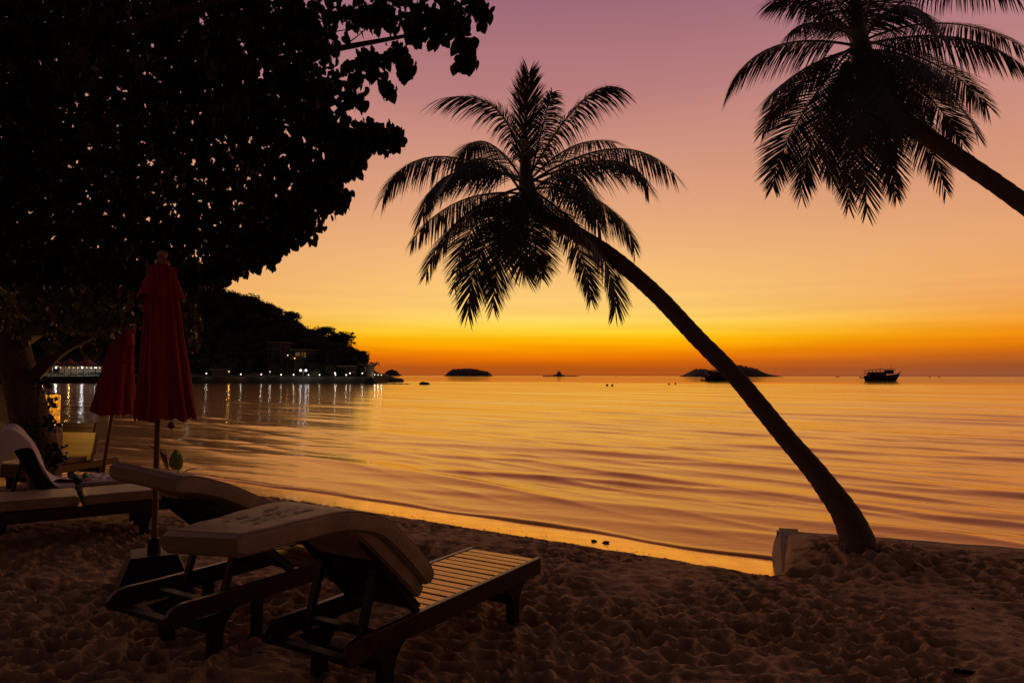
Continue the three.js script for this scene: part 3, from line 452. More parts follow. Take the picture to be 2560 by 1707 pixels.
{
  const base = V(-4.1, 0, -8.6).addScaledVector(sideB, 0.98), t = lounger('sun lounger second from the left edge with a white towel over its steep backrest', base, footB, { hinge: 1.3, length: 2.1, backAngle: 1.1, backLength: 0.86, h: 0.4 });
  cushion(t, 'mattress', [[0.02, 0.46], [0.6, 0.463], [1.26, 0.462]], 0.05, 0.01, 0.7, M.vinyl);
  cushion(t, 'back_cushion', [[1.27, 0.5], [1.43, 0.82], [1.59, 1.14]], 0.045, 0.03, 0.68, M.black);
  const local = (x, y, z) => V(x, y, z).applyMatrix4(new THREE.Matrix4().makeRotationY(t.rotation.y)).add(base);
  const prof = new THREE.CatmullRomCurve3([V(1.02, 0.535, 0), V(1.2, 0.56, 0), V(1.28, 0.64, 0), V(1.4, 0.9, 0), V(1.55, 1.18, 0), V(1.65, 1.25, 0), V(1.75, 1.19, 0), V(1.79, 1.0, 0), V(1.8, 0.86, 0)]);
  const g1 = grid(48, 60, (u, v) => { const p = prof.getPointAt(v), z = -0.06 + 0.8 * u, ed = Math.max(0, 0.1 - u) / 0.1, fall = sstep(v, 0.45, 0.8); const w = 0.03 * noise(u * 7, v * 4, 3) + 0.014 * Math.sin(u * 13 + v * 6 + 2 * noise(u * 3, v * 3, 2)); const q = local(p.x - w - ed * 0.03, p.y + w * 0.6 - ed * ed * (0.05 + 0.3 * fall) - 0.08 * fall * noise(u * 3, 2, 1), z + ed * 0.035); return q; });
  tag(mesh('beach_towel', g1, M.towel), 'white towel draped over the steep backrest of the lounger at the left', 'towel', 'white towels');
  const g2 = grid(70, 50, (u, v) => { const x = 0.12 + 0.84 * u + 0.05 * noise(v * 4, u * 2, 7), z = 0.1 + 0.6 * v + 0.05 * noise(u * 4, v * 2, 9); const r = 1 - Math.abs(noise(x * 6, z * 7, 4)) * 2.2, r2 = 1 - Math.abs(noise(x * 15 + 3, z * 13, 2)) * 2; const ed = sstep(Math.min(u, 1 - u, v, 1 - v), 0, 0.1); return local(x, 0.522 + ed * (0.045 * Math.max(0, r) + 0.016 * Math.max(0, r2)), z); });
  tag(mesh('beach_towel', g2, M.towel), 'crumpled white towel lying on the flat part of the lounger', 'towel', 'white towels');
  const b = thing('cloth_bundle', 'black cloth bundle with an orange corner on the lounger by the towel', 'clothing', local(1.06, 0.515, 0.16), t.rotation.y);
  const lump = (sx, sy, sz, x, y, z, s) => { const g = new THREE.SphereGeometry(1, 24, 16), p = g.attributes.position; for (let i = 0; i < p.count; i++) { const k = 1 + 0.3 * noise(p.getX(i) * 2 + s, p.getY(i) * 2, p.getZ(i) * 2); p.setXYZ(i, p.getX(i) * sx * k + x, Math.max(0, p.getY(i) * sy * k + y), p.getZ(i) * sz * k + z); } g.computeVertexNormals(); return g; };
  mesh('cloth', [lump(0.13, 0.05, 0.08, 0.04, 0.02, 0, 3), lump(0.1, 0.045, 0.07, -0.1, 0.02, 0.02, 8)], M.black, b);
  mesh('corner', lump(0.05, 0.04, 0.05, -0.2, 0.015, 0, 5), M.orange, b);
  const s = thing('sunglasses', 'sunglasses with round green lenses propped on the black cloth bundle', 'sunglasses', local(0.92, 0.6, 0.2), t.rotation.y + 0.5);
  for (const x of [-0.06, 0.06]) { const g = new THREE.SphereGeometry(0.036, 20, 14); g.scale(1, 1, 0.4); mesh('lens', g.translate(x, 0, 0), M.green, s); mesh('rim', new THREE.TorusGeometry(0.036, 0.004, 6, 24).translate(x, 0, 0), M.black, s); }
  mesh('bridge', tube([V(-0.026, 0.01, 0), V(0, 0.018, 0), V(0.026, 0.01, 0)], 0.004, 6, 8), M.black, s);
  for (const x of [-0.095, 0.095]) mesh('temple', tube([V(x, 0.01, 0), V(x * 1.03, 0.01, -0.07), V(x * 0.98, -0.03, -0.13)], 0.003, 6, 10), M.black, s);
}
{
  const c = at(188, 1183, 12.7), u = V(0.16, 0, -1).normalize(), base = V(c.x, 0, c.z).addScaledVector(u, -1.3).add(V(-0.4, 0, 0));
  const t = lounger('sun lounger behind the tree trunk with a yellowish upright back cushion', base, u.clone().negate(), { hinge: 1.28, length: 2.0, backAngle: 1.3, backLength: 0.72, h: 0.36, w: 0.74 });
  cushion(t, 'mattress', [[0.02, 0.42], [0.6, 0.42], [1.26, 0.42]], 0.05, 0.0, 0.74, M.vinylYellow);
  cushion(t, 'back_cushion', [[1.235, 0.36], [1.31, 0.6], [1.37, 0.86]], 0.055, -0.04, 0.82, M.vinylYellow);
}

/* ---------- closed red parasols ---------- */
function parasol(label, base, top, o) {
  const t = thing('closed_parasol', label, 'parasol', base, 0, 'closed red beach parasols'), H = top.y - base.y;
  const lean = top.clone().sub(base).normalize(), q = new THREE.Quaternion().setFromUnitVectors(V(0, 1, 0), lean);
  const add = (name, g, m, p = t) => mesh(name, g.applyQuaternion(q), m, p);
  const y0 = o.hem, y1 = H - 0.14, R0 = o.r, folds = o.folds ?? 8;
  add('pole', new THREE.CylinderGeometry(0.026, 0.026, H - 0.25, 14).translate(0, (H - 0.25) / 2 - 0.05, 0), M.pole);
  add('finial', lathe([[0.0, 0.13], [0.035, 0.12], [0.048, 0.09], [0.035, 0.062], [0.028, 0.05], [0.06, 0.035], [0.065, 0.0], [0.05, -0.02], [0.0, -0.02]], 16).translate(0, y1, 0), M.finial);
  const canopy = grid(180, 70, (u, v) => {
    const a = u * Math.PI * 2, R = R0 * (0.52 + 0.48 * Math.pow(v, 1.3)) * (v > 0.97 ? 1 - (v - 0.97) * 1.6 : 1), w = a * folds + 2.6 * noise(Math.cos(a) * 1.4, Math.sin(a) * 1.4, o.seed) + 0.9 * v * noise(Math.cos(a) * 2, Math.sin(a) * 2, o.seed + 5);
    const f = 0.82 + 0.22 * Math.pow(Math.abs(Math.cos(w / 2)), 0.8) * (0.3 + 0.7 * v) + 0.14 * noise(Math.cos(a) * 4.5, Math.sin(a) * 4.5 + v * 0.5, o.seed + 9) + 0.1 * Math.abs(noise(Math.cos(a) * 9, Math.sin(a) * 9 + v * 0.8, o.seed + 3)) + 0.07 * noise(Math.cos(a) * 4, Math.sin(a) * 4 + v * 3, o.seed), sk = 1 + 0.12 * Math.cos(a - o.seed);
    const r = R * f * sk, hem = v > 0.9 ? (v - 0.9) * 10 * (0.016 * Math.cos(w * 2) + 0.03 * noise(Math.cos(a) * 5, Math.sin(a) * 5, o.seed)) : 0;
    return V(Math.cos(a) * r + (o.shift ?? 0) * v, lerp(y1 - 0.03, y0, v) - hem + 0.03 * noise(Math.cos(a) * 2, Math.sin(a) * 2, o.seed) * v, Math.sin(a) * r);
  }, true);
  const cn = add('canopy', canopy, M.red);
  const cap = grid(96, 22, (u, v) => { const a = u * Math.PI * 2, k = 1 + 0.14 * Math.cos(a * 4 + o.seed) * v + 0.12 * Math.cos(a * 2 + 1 + o.seed) * v, r = (0.035 + o.cap * Math.pow(v, 0.62)) * k; return V(Math.cos(a) * r, y1 - 0.02 - 0.29 * Math.pow(v, 1.35) - 0.02 * Math.cos(a * 4 + o.seed) * v, Math.sin(a) * r); }, true);
  mesh('cap', cap.applyQuaternion(q), M.red, cn);
  add('tie', new THREE.TorusGeometry(R0 * 0.62, 0.012, 6, 40).rotateX(Math.PI / 2).translate(0, lerp(y1, y0, 0.42), 0), M.red);
  if (o.block) {
    const g = new THREE.CylinderGeometry(0.26, 0.46, 0.36, 4, 1).rotateY(Math.PI / 4 + 0.5).translate(0, 0.14, 0); mesh('base_block', toCreasedNormals(g, 0.3), M.woodDark, t);
    add('socket', new THREE.CylinderGeometry(0.05, 0.06, 0.16, 14).translate(0, 0.36, 0), M.woodDark);
  } else mesh('base_block', lathe([[0, 0.12], [0.22, 0.11], [0.3, 0.04], [0.3, -0.05], [0, -0.05]], 24), M.concrete, t);
  return t;
}
{
  const b = onLevel(381, 1470, 0); parasol('tall closed red parasol on a dark wooden base behind the loungers', V(b.x, 0, b.z), at(406, 622, -b.z + 0.02), { hem: 1.5, r: 0.262, cap: 0.145, seed: 1.3, shift: 0.085, block: true });
  const c = at(244, 1262, 10.3); parasol('second closed red parasol leaning, half hidden behind the tall one', V(c.x, 0, c.z), at(318, 775, 10.2), { hem: 1.36, r: 0.29, cap: 0.14, seed: 4.1 });
  const d = at(427, 1063, 6.6), t = thing('hanging_float', 'small round float with a cord tail hanging below the red parasol', 'float', d);
  mesh('float', lathe([[0, 0.035], [0.022, 0.03], [0.036, 0.005], [0.034, -0.012], [0.015, -0.032], [0, -0.035]], 18), M.pole, t);
  mesh('cord', [tube([V(-0.045, 0.22, 0.02), V(-0.02, 0.12, 0), V(0, 0.035, 0)], 0.003, 5, 12), tube([V(0, -0.03, 0), V(0.012, -0.07, 0), V(0.022, -0.12, 0)], 0.0035, 5, 10)], M.string, t);
}
{ // garden lamp glowing behind the trunk
  const p = at(122, 1024, 11.9), t = thing('garden_lamp', 'glowing amber stone lamp on a post behind the tree trunk', 'lamp', V(p.x, 0, p.z));
  mesh('post', bx(0.3, p.y - 0.26, 0.3, 0, (p.y - 0.26) / 2, 0, 0.01), M.concrete, t);
  const tex = dataTex(128, (u, v) => { const k = clamp(0.55 + 0.9 * pnoise(u, v, 9, 3) + 0.8 * pnoise(u, v, 26, 5), 0.08, 1); return [k, k * 0.92, k * 0.8]; }, [1, 1], true);
  mesh('shade', new RoundedBoxGeometry(0.235, 0.49, 0.235, 2, 0.012).translate(0, p.y, 0), std({ color: rgb(0.7, 0.45, 0.12), roughness: 0.8, emissive: rgb(1, 0.42, 0.02), emissiveIntensity: 1.7, emissiveMap: tex }), t);
  mesh('lid', bx(0.18, 0.035, 0.18, 0, p.y + 0.262, 0, 0.008), M.concrete, t);
  const l = new THREE.PointLight(rgb(1, 0.55, 0.12), 4.5); l.position.set(0, p.y, 0); l.castShadow = true; l.shadow.radius = 4; t.add(l);
}
{ // young plant by the water
  const b = onLevel(425, 1222, 0), t = thing('beach_plant', 'young plant with big oval leaves by the water behind the second lounger', 'plant', b), rel = (px, py, dd = 0) => at(px, py, -b.z + dd).sub(b);
  const leaf = (p0, p1, w, mat, roll) => { const L = p1.clone().sub(p0), s = V(Math.cos(roll), 0, Math.sin(roll)), sd = s.clone().addScaledVector(L.clone().normalize(), -s.dot(L.clone().normalize())).normalize(), nn = sd.clone().cross(L).normalize(); return mesh('leaf', grid(10, 16, (u, v) => { const k = Math.pow(Math.sin(Math.PI * Math.pow(v, 0.75)), 0.8) * w, x = (u - 0.5) * 2; return p0.clone().addScaledVector(L, v).addScaledVector(sd, x * k).addScaledVector(nn, Math.abs(x) * k * 0.35 - 0.12 * v * v * L.length()); }), mat, t); };
  leaf(rel(446, 1176), rel(436, 1122), 0.13, M.plant, 0.1); leaf(rel(396, 1126), rel(424, 1174), 0.05, M.plantRed, 0.2); leaf(rel(412, 1124), rel(366, 1116), 0.06, M.black, 1.3); leaf(rel(454, 1182), rel(492, 1167), 0.05, M.plantRed, 1.2); leaf(rel(462, 1186), rel(490, 1184), 0.04, M.plantRed, 1.2);
  for (const [x, y] of [[446, 1176], [396, 1126], [412, 1124], [454, 1182], [462, 1186]]) mesh('stem', tube([V(0, -0.05, 0), rel(x, y).multiplyScalar(0.5).add(V(0, 0.08, 0)), rel(x, y)], 0.008, 6, 10), M.plant, t);
}
{ // things lying on the sand
  const P = [[1600, 1478], [1632, 1500], [1660, 1530], [1673, 1560], [1670, 1580], [1652, 1592]].map(([x, y]) => { const p = onLevel(x, y, 0.02); p.y = groundAt(p.x, -p.z) + 0.012; return p; });
  tag(mesh('string', tube(P, 0.004, 6, 50), M.string), 'thin pale curved string lying on the sand right of the slatted lounger', 'string');
  const s = onLevel(2420, 1680, 0.0); s.y = groundAt(s.x, -s.z) + 0.015;
  tag(mesh('driftwood', tube([s.clone().add(V(-0.07, 0, -0.03)), s.clone(), s.clone().add(V(0.06, 0.006, 0.03))], (v) => 0.016 - 0.006 * v, 8, 12, (u, v) => 1 + 0.3 * noise(u * 4, v * 5)), M.woodDark), 'short dark stick on the sand near the lower right corner', 'driftwood');
  const R = rng(8);
  for (const [x, y, r, l] of [[1485, 1352, 0.028, 'small dark lump on the wet sand, left of the pair'], [1515, 1355, 0.032, 'small dark lump on the wet sand, right and wider one of the pair']]) {
    const p = onLevel(x, y, -0.29), g = new THREE.IcosahedronGeometry(r, 2), q = g.attributes.position; p.y = wetLevel(sOf(p.x, -p.z)) + 0.008;
    for (let i = 0; i < q.count; i++) { const k = 1 + 0.5 * noise(q.getX(i) * 40 + x, q.getY(i) * 40, q.getZ(i) * 40); q.setXYZ(i, q.getX(i) * k * 1.4, q.getY(i) * k * 0.7, q.getZ(i) * k); }
    g.computeVertexNormals(); const m = tag(mesh('pebble', g, M.rock), l, 'pebble', 'dark lumps on the wet sand'); m.position.copy(p);
  }
  const bits = [], bm = new THREE.Matrix4(), bq = new THREE.Quaternion(), flake = new THREE.IcosahedronGeometry(1, 1).scale(1, 0.25, 0.55);
  for (let i = 0; i < 420; i++) {
    const near = i < 170, q = near ? -9 + 14 * R() : 0, s = near ? wetEdge(q) + (R() - 0.25) * 0.5 : 0, x = near ? P0.x + s * N.x + q * N.d : (R() - 0.5) * 9, d = near ? P0.d + s * N.d - q * N.x : 2.6 + 6.5 * R();
    if (!near && sOf(x, d) > -1.2) continue; const y = near ? Math.max(wetLevel(s), groundAt(x, d)) : groundAt(x, d), k = (near ? 0.006 : 0.009) * (0.6 + 1.6 * R() * R());
    bm.compose(V(x, y + 0.004, -d), bq.setFromEuler(new THREE.Euler((R() - 0.5) * 0.6, R() * 6.28, (R() - 0.5) * 0.6)), V(k * (1 + 2.5 * R()), k, k)); bits.push(bm.clone());
  }
  const litter = new THREE.InstancedMesh(flake, M.rock, bits.length); bits.forEach((m, i) => litter.setMatrixAt(i, m)); litter.name = numbered('beach_litter'); tag(litter, 'scattered dark bits of shell, leaf and weed on the sand', 'litter', null, 'stuff'); scene.add(litter);
  const bp = onLevel(8, 1200, 0), g = new THREE.IcosahedronGeometry(0.42, 4), q = g.attributes.position; for (let i = 0; i < q.count; i++) { const k = 1 + 0.25 * noise(q.getX(i) * 3, q.getY(i) * 3, q.getZ(i) * 3); q.setXYZ(i, q.getX(i) * k, q.getY(i) * k * 1.15, q.getZ(i) * k); } g.computeVertexNormals();
  const bo = tag(mesh('boulder', g, M.rock), 'dark rounded boulder at the left edge beside the tree trunk', 'boulder'); bo.position.copy(at(-6, 1052, 13)); bo.scale.setScalar(0.72); bo.position.y = 0.5; bo.scale.y = 1.1;
}

/* ---------- headland, forest, quay and houses ---------- */
const SEAH = EYE - SEA;
function blob(n, size, seed, core = 0.8) {                                 // a tree crown of leaf clumps round a dark core, radius 1
  const R = rng(seed), pos = [], a = V(), b = V(), c = V(), p = V();
  for (let i = 0; i < n; i++) {
    const z = R() * 1.7 - 0.7, f = Math.sqrt(Math.max(0, 1 - z * z)), an = R() * 6.283; p.set(f * Math.cos(an), z * 0.8, f * Math.sin(an));
    p.multiplyScalar((0.72 + 0.36 * R()) * (1 + 0.45 * noise(p.x * 1.7 + seed, p.y * 1.7, p.z * 1.7)));
    for (const v of [a, b, c]) v.set(R() - 0.5, (R() - 0.5) * 0.8, R() - 0.5).normalize().multiplyScalar(size * (0.6 + 0.8 * R())).add(p);
    pos.push(a.x, a.y, a.z, b.x, b.y, b.z, c.x, c.y, c.z);
  }
  const g = new THREE.BufferGeometry(); g.setAttribute('position', new THREE.Float32BufferAttribute(pos, 3)); g.computeVertexNormals();
  if (!core) return g;
  const k = new THREE.IcosahedronGeometry(core, 2), q = k.attributes.position; for (let i = 0; i < q.count; i++) { const s = 1 + 0.4 * noise(q.getX(i) * 1.7 + seed, q.getY(i) * 1.7, q.getZ(i) * 1.7); q.setXYZ(i, q.getX(i) * s, q.getY(i) * s * 0.75, q.getZ(i) * s); }
  k.computeVertexNormals(); return merge([k, g]);
}
const ridge = [[-1900, 700], [-1300, 620], [-800, 560], [-400, 560], [-100, 590], [200, 640], [400, 690], [470, 722], [530, 730], [600, 762], [650, 768], [700, 796], [740, 818], [770, 846], [820, 862], [870, 877], [905, 898], [925, 925], [960, 936], [1010, 956]];
const ridgeY = (px) => { let i = 1; while (i < ridge.length - 1 && ridge[i][0] < px) i++; const a = ridge[i - 1], b = ridge[i], t = clamp((px - a[0]) / (b[0] - a[0]), 0, 1); return lerp(a[1], b[1], t); };
const SHORE = 187;
const shoreAt = (px) => lerp(SHORE, 240, sstep(px, 880, 1010));
const hillTop = (px) => { const dr = shoreAt(px) + lerp(85, 4, sstep(px, 500, 1010)); return at(px, ridgeY(px), dr); };
function hillPoint(px, t) {                                                // t 0 at the shore, 1 on the ridge, 2 behind it
  const top = hillTop(px), foot = at(px, 940, shoreAt(px)), y0 = px > 930 ? SEA - 0.6 : 1.45;
  if (t <= 1) { const k = 0.12 * t + 0.88 * t * t * (1.6 - 0.6 * t) , p = foot.clone().lerp(top, t); p.y = lerp(y0, top.y, sstep(k, 0, 1) * 0.45 + k * 0.55); return p; }
  const p = top.clone(); p.z -= (t - 1) * 90; p.x *= p.z / top.z; p.y = lerp(top.y, -2, sstep(t, 1, 2)); return p;
}
struct('hill', grid(190, 40, (u, v) => { const px = -1900 + u * 2912, p = hillPoint(px, v * 2); p.y += (v > 0.03 ? 0.9 : 0) * noise(p.x * 0.08, p.z * 0.08, 4); return p; }), M.forest, 'wooded headland sloping down to the sea');
{
  const R = rng(77), list = [], m4 = new THREE.Matrix4(), q = new THREE.Quaternion(), col = rgb(1, 1, 1);
  for (let i = 0; i < 3000; i++) {
    const px = i < 1500 ? -380 + R() * 1290 : -1850 + R() * 1470, t = Math.pow(R(), 0.8) * 1.12; if (t < 0.2 && R() < 0.7) continue; if (px > 850 && t < 0.35) continue; if (t < 0.1 || px > 60 && px < 290 && t < 0.36) continue;
    if (t < 0.5 && px > 650 && px < 790 && R() < 0.75) continue;
    const p = hillPoint(px, t), s = (1.5 + 2.1 * R()) * lerp(1, 0.62, sstep(px, 600, 900)) * (t > 0.9 ? 0.8 : 1);
    m4.compose(V(p.x, p.y + s * 0.5, p.z), q.setFromEuler(new THREE.Euler((R() - 0.5) * 0.4, R() * 6.28, (R() - 0.5) * 0.4)), V(s, s * (0.8 + 0.4 * R()), s)); list.push(m4.clone());
  }
  const f = new THREE.InstancedMesh(blob(260, 0.2, 5, 0.82), M.forest, list.length); list.forEach((m, i) => { f.setMatrixAt(i, m); const k = 0.6 + 0.8 * R(); f.setColorAt(i, col.setRGB(k, k, k * 0.9)); });
  f.name = numbered('hillside_forest'); tag(f, 'dark forest covering the headland', 'forest', null, 'stuff'); scene.add(f);
}
function farTree(label, px, py, d, w, h, stem, seed, flat = 0.7) {
  const c = at(px, py, d), m = d / F, t = thing('hill_tree', label, 'tree', V(c.x, c.y - stem * m, c.z), 0, 'trees on the skyline of the headland'), R = rng(seed), gs = [];
  const n = Math.max(5, Math.round(w / 8));
  for (let i = 0; i < n; i++) { const g = blob(150, 0.2, seed * 31 + i, 0.6), s = h * m * (0.48 + 0.28 * R()); g.scale(s * 1.25, s * flat, s * 1.1); g.translate((R() - 0.5) * w * m * 0.8, stem * m + (R() - 0.5) * h * m * 0.55, (R() - 0.5) * w * m * 0.5); gs.push(g); }
  mesh('crown', gs, M.forest, t);
  const lim = [tube([V(0, -3 * m * 4, 0), V(0.1, stem * m * 0.6, 0), V(0.2, stem * m, 0)], (v) => lerp(0.34, 0.14, v), 7, 10)];
  for (let i = 0; i < 5; i++) lim.push(tube([V(0, stem * m * 0.35, 0), V((i - 2) * w * m * 0.1, stem * m * 0.65, 0), V((i - 2) * w * m * 0.2, stem * m * 1.05, (R() - 0.5) * 3)], (v) => lerp(0.18, 0.05, v), 5, 8));
  mesh('trunk', lim, M.forest, t);
}
[['small round tree on the skyline just right of the big tree crown', 505, 724, 262, 26, 20, 22], ['loose-topped tree on the skyline, leftmost pair', 533, 722, 260, 34, 26, 26], ['wide tree on the skyline left of the round solitary crown', 585, 740, 255, 44, 24, 24], ['solitary round-crowned tree standing out on the skyline', 632, 752, 250, 42, 28, 30], ['low dome tree on the skyline right of the solitary one', 668, 772, 248, 30, 18, 18], ['small tree on the steep part of the skyline', 694, 778, 245, 24, 20, 22], ['ragged tree leaning out of the steep skyline', 726, 788, 240, 28, 26, 34],
  ['tall open umbrella tree with bare stems, left of the skyline pair', 790, 832, 232, 66, 34, 48, 0.6], ['tall open umbrella tree, right of the skyline pair', 845, 850, 228, 54, 40, 46, 0.75], ['low spreading tree at the seaward end of the headland', 893, 888, 222, 46, 22, 26, 0.6], ['bushy tree below the umbrella trees', 818, 890, 215, 50, 26, 20], ['small bush at the seaward end of the headland', 868, 905, 212, 30, 16, 12]].forEach(([l, x, y, d, w, h, s, f], i) => farTree(l, x, y, d, w, h, s, i + 3, f));
{ // small palm-like tree near the point
  const c = at(934, 916, 226), t = thing('far_palm', 'tiny palm at the tip of the headland', 'palm tree', V(c.x, c.y - 3, c.z)), R = rng(5), gs = [];
  mesh('trunk', tube([V(0, -1, 0), V(0, 1.5, 0), V(0.1, 3, 0)], 0.12, 6, 8), M.forest, t);
  for (let i = 0; i < 13; i++) { const a = i / 13 * 6.28, k = 1.6 + 0.6 * R(); gs.push(tube([V(0.1, 3, 0), V(0.1 + Math.cos(a) * k * 0.6, 3.6 + R(), Math.sin(a) * k * 0.6), V(0.1 + Math.cos(a) * k, 2.9 + R() * 0.7, Math.sin(a) * k)], (v) => 0.16 * (1 - v) + 0.04, 4, 8)); }
  mesh('crown', gs, M.forest, t);
}
{ // quay wall and rocks
  const pts = [-1900, -1300, -800, -420, -100, 100, 300, 500, 700, 850, 925].map((px) => at(px, 942.6, SHORE)), t = thing('quay_wall', 'long dark quay wall along the far shore below the lamps', 'wall');
  for (let i = 0; i < pts.length - 1; i++) { const a = pts[i], b = pts[i + 1]; mesh('wall_section', bx(Math.hypot(b.x - a.x, b.z - a.z) - 0.04, a.y - SEA + 0.8, 3, (a.x + b.x) / 2, (a.y + SEA - 0.8) / 2, (a.z + b.z) / 2 - 1.5, 0.05), M.quay, t); }
  const R = rng(31);
  const rock = (label, px, py, d, w, h, group) => { const p = at(px, py, d), m = d / F, g = new THREE.IcosahedronGeometry(1, 4), q = g.attributes.position; for (let i = 0; i < q.count; i++) { const k = 1 + 0.4 * noise(q.getX(i) * 1.6 + px, q.getY(i) * 1.6, q.getZ(i) * 1.6) + 0.2 * noise(q.getX(i) * 5 + px, q.getY(i) * 5, q.getZ(i) * 5); q.setXYZ(i, q.getX(i) * k * w * m / 2, q.getY(i) * k * h * m, q.getZ(i) * k * w * m * 0.4); } g.computeVertexNormals(); const o = tag(mesh('rock', toCreasedNormals(g, 0.4), M.rock), label, 'rock', group); o.position.set(p.x, SEA - 0.05, p.z); return o; };
  rock('pointed lone rock in the water off the headland', 1060, 962, 172, 26, 7, 'rocks off the headland');
  rock('dark rock mass at the foot of the headland', 925, 962, 182, 30, 13, 'rocks off the headland');
  rock('sloping rock tongue at the tip of the headland', 975, 953, 236, 66, 10, 'rocks off the headland');
  rock('long rock shelf under the tree end of the headland', 905, 962, 190, 60, 8, 'rocks off the headland');
  for (let i = 0; i < 9; i++) rock(['first', 'second', 'third', 'fourth', 'fifth', 'sixth', 'seventh', 'eighth', 'ninth'][i] + ' low reef rock counted outwards from the headland, barely above the water', 944 + i * 9.2 + R() * 4, 962.5 + R(), 178 + R() * 3, 9 + R() * 8, 1.4 + R() * 1.6, 'reef rocks');
}
function house(label, x0, x1, yTop, yBase, d, o = {}) {
  const a = at(x0, yBase, d), b = at(x1, yTop, d), w = b.x - a.x, h = b.y - a.y, t = thing(o.name ?? 'house', label, 'house', V((a.x + b.x) / 2, a.y, a.z), o.turn ?? -0.15, 'houses on the far shore');
  mesh('wall', bx(w * 0.94, h + 4, 5, 0, h / 2 - 2.05, -2.6, 0.05), M.houseWall, t);
  mesh('roof', [bx(w * 1.12, 0.3, 7.4, 0, h + 0.16, -2, 0.05)], M.roof, t);
  const n = o.windows ?? 2;
  for (let i = 0; i < n; i++) { const x = (i + 0.5) / n * w * 0.86 - w * 0.43, wn = mesh('window', bx(w * 0.62 / n, h * 0.44, 0.12, x, h * 0.62, -0.07, 0.02), o.lit ? glowWindow : M.glassDark, t); mesh('frame', [bx(w * 0.68 / n, 0.12, 0.16, x, h * 0.85, -0.05, 0.02), bx(w * 0.68 / n, 0.12, 0.16, x, h * 0.39, -0.05, 0.02)], M.roof, wn); }
  if (o.balcony) { mesh('balcony', [bx(w * 0.98, 0.2, 1.8, 0, h * 0.28, 0.95, 0.03), bx(w * 0.98, 0.75, 0.12, 0, h * 0.28 + 0.48, 1.8, 0.03)], M.houseWall, t); mesh('post', [bx(0.25, h + 3, 0.25, -w * 0.44, h / 2 - 1.6, 1.7, 0.02), bx(0.25, h + 3, 0.25, w * 0.44, h / 2 - 1.6, 1.7, 0.02)], M.houseWall, t); }
  return t;
}
const glowWindow = std({ color: rgb(0.5, 0.4, 0.2), emissive: rgb(0.9, 0.55, 0.15), emissiveIntensity: 0.06 });
house('upper house with a flat roof and balcony on the hillside, left of the other', 674, 711, 858, 884, 206, { balcony: true });
house('lower house with a dim lit balcony on the hillside', 730, 771, 876, 906, 201, { balcony: true, lit: true, turn: -0.3 });
house('low long building near the end of the headland', 850, 892, 917, 941, 193, { windows: 4 });
house('flat-roofed building beside the last tree of the headland', 893, 919, 913, 941, 195, { windows: 2, lit: true });
house('small gabled hut at the left of the waterfront lamps', 527, 548, 925, 941, 192, { windows: 1 });
{ // waterfront restaurant seen under the tree
  const a = at(100, 942, 190), b = at(255, 916, 190), w = b.x - a.x, h = b.y - a.y, t = thing('restaurant_pavilion', 'open waterfront restaurant with strings of lamps and red pointed roofs', 'restaurant', V((a.x + b.x) / 2, a.y, a.z));
  mesh('floor', bx(w, 0.5, 9, 0, -0.2, -4, 0.05), M.quay, t); mesh('back_wall', bx(w, h, 0.3, 0, h / 2, -8, 0.03), M.wall, t);
  mesh('eave', bx(w * 1.04, 0.35, 10, 0, h + 0.2, -4, 0.05), M.roof, t);
  for (const [x, s] of [[-2.4, 2.3], [2.2, 2.8], [-6, 1.8]]) mesh('roof', new THREE.ConeGeometry(s, s * 0.8, 4).rotateY(0.7).translate(x, h + 0.4 + s * 0.4, -3), M.roofRed, t);
  for (let i = 0; i <= 10; i++) mesh('post', bx(0.16, h, 0.16, -w / 2 + w * i / 10, h / 2, 0.3, 0.02), M.roof, t);
  for (let i = 0; i < 9; i++) mesh('table', [bx(0.9, 0.08, 0.9, -w / 2 + 1 + i * 1.75, 0.8, -1.5 - (i % 3), 0.02), bx(0.1, 0.8, 0.1, -w / 2 + 1 + i * 1.75, 0.4, -1.5 - (i % 3), 0.02)], M.wall, t);
  for (let i = 0; i < 14; i++) { const x = -w / 2 + 0.6 + i * (w - 1.2) / 13, cold = i === 3 || i === 9 || i === 12; mesh('bulb', new THREE.SphereGeometry(cold ? 0.2 : 0.11, 10, 8).translate(x, h - 0.35, 0.1), cold ? glowCold : glowWarm, t); if (i % 3 === 0) { const l = new THREE.PointLight(cold ? rgb(0.95, 0.95, 1) : rgb(1, 0.62, 0.2), cold ? 16 : 7); l.position.set(x, h - 0.35, 0.1); l.shadow.radius = 8; t.add(l); } }
}
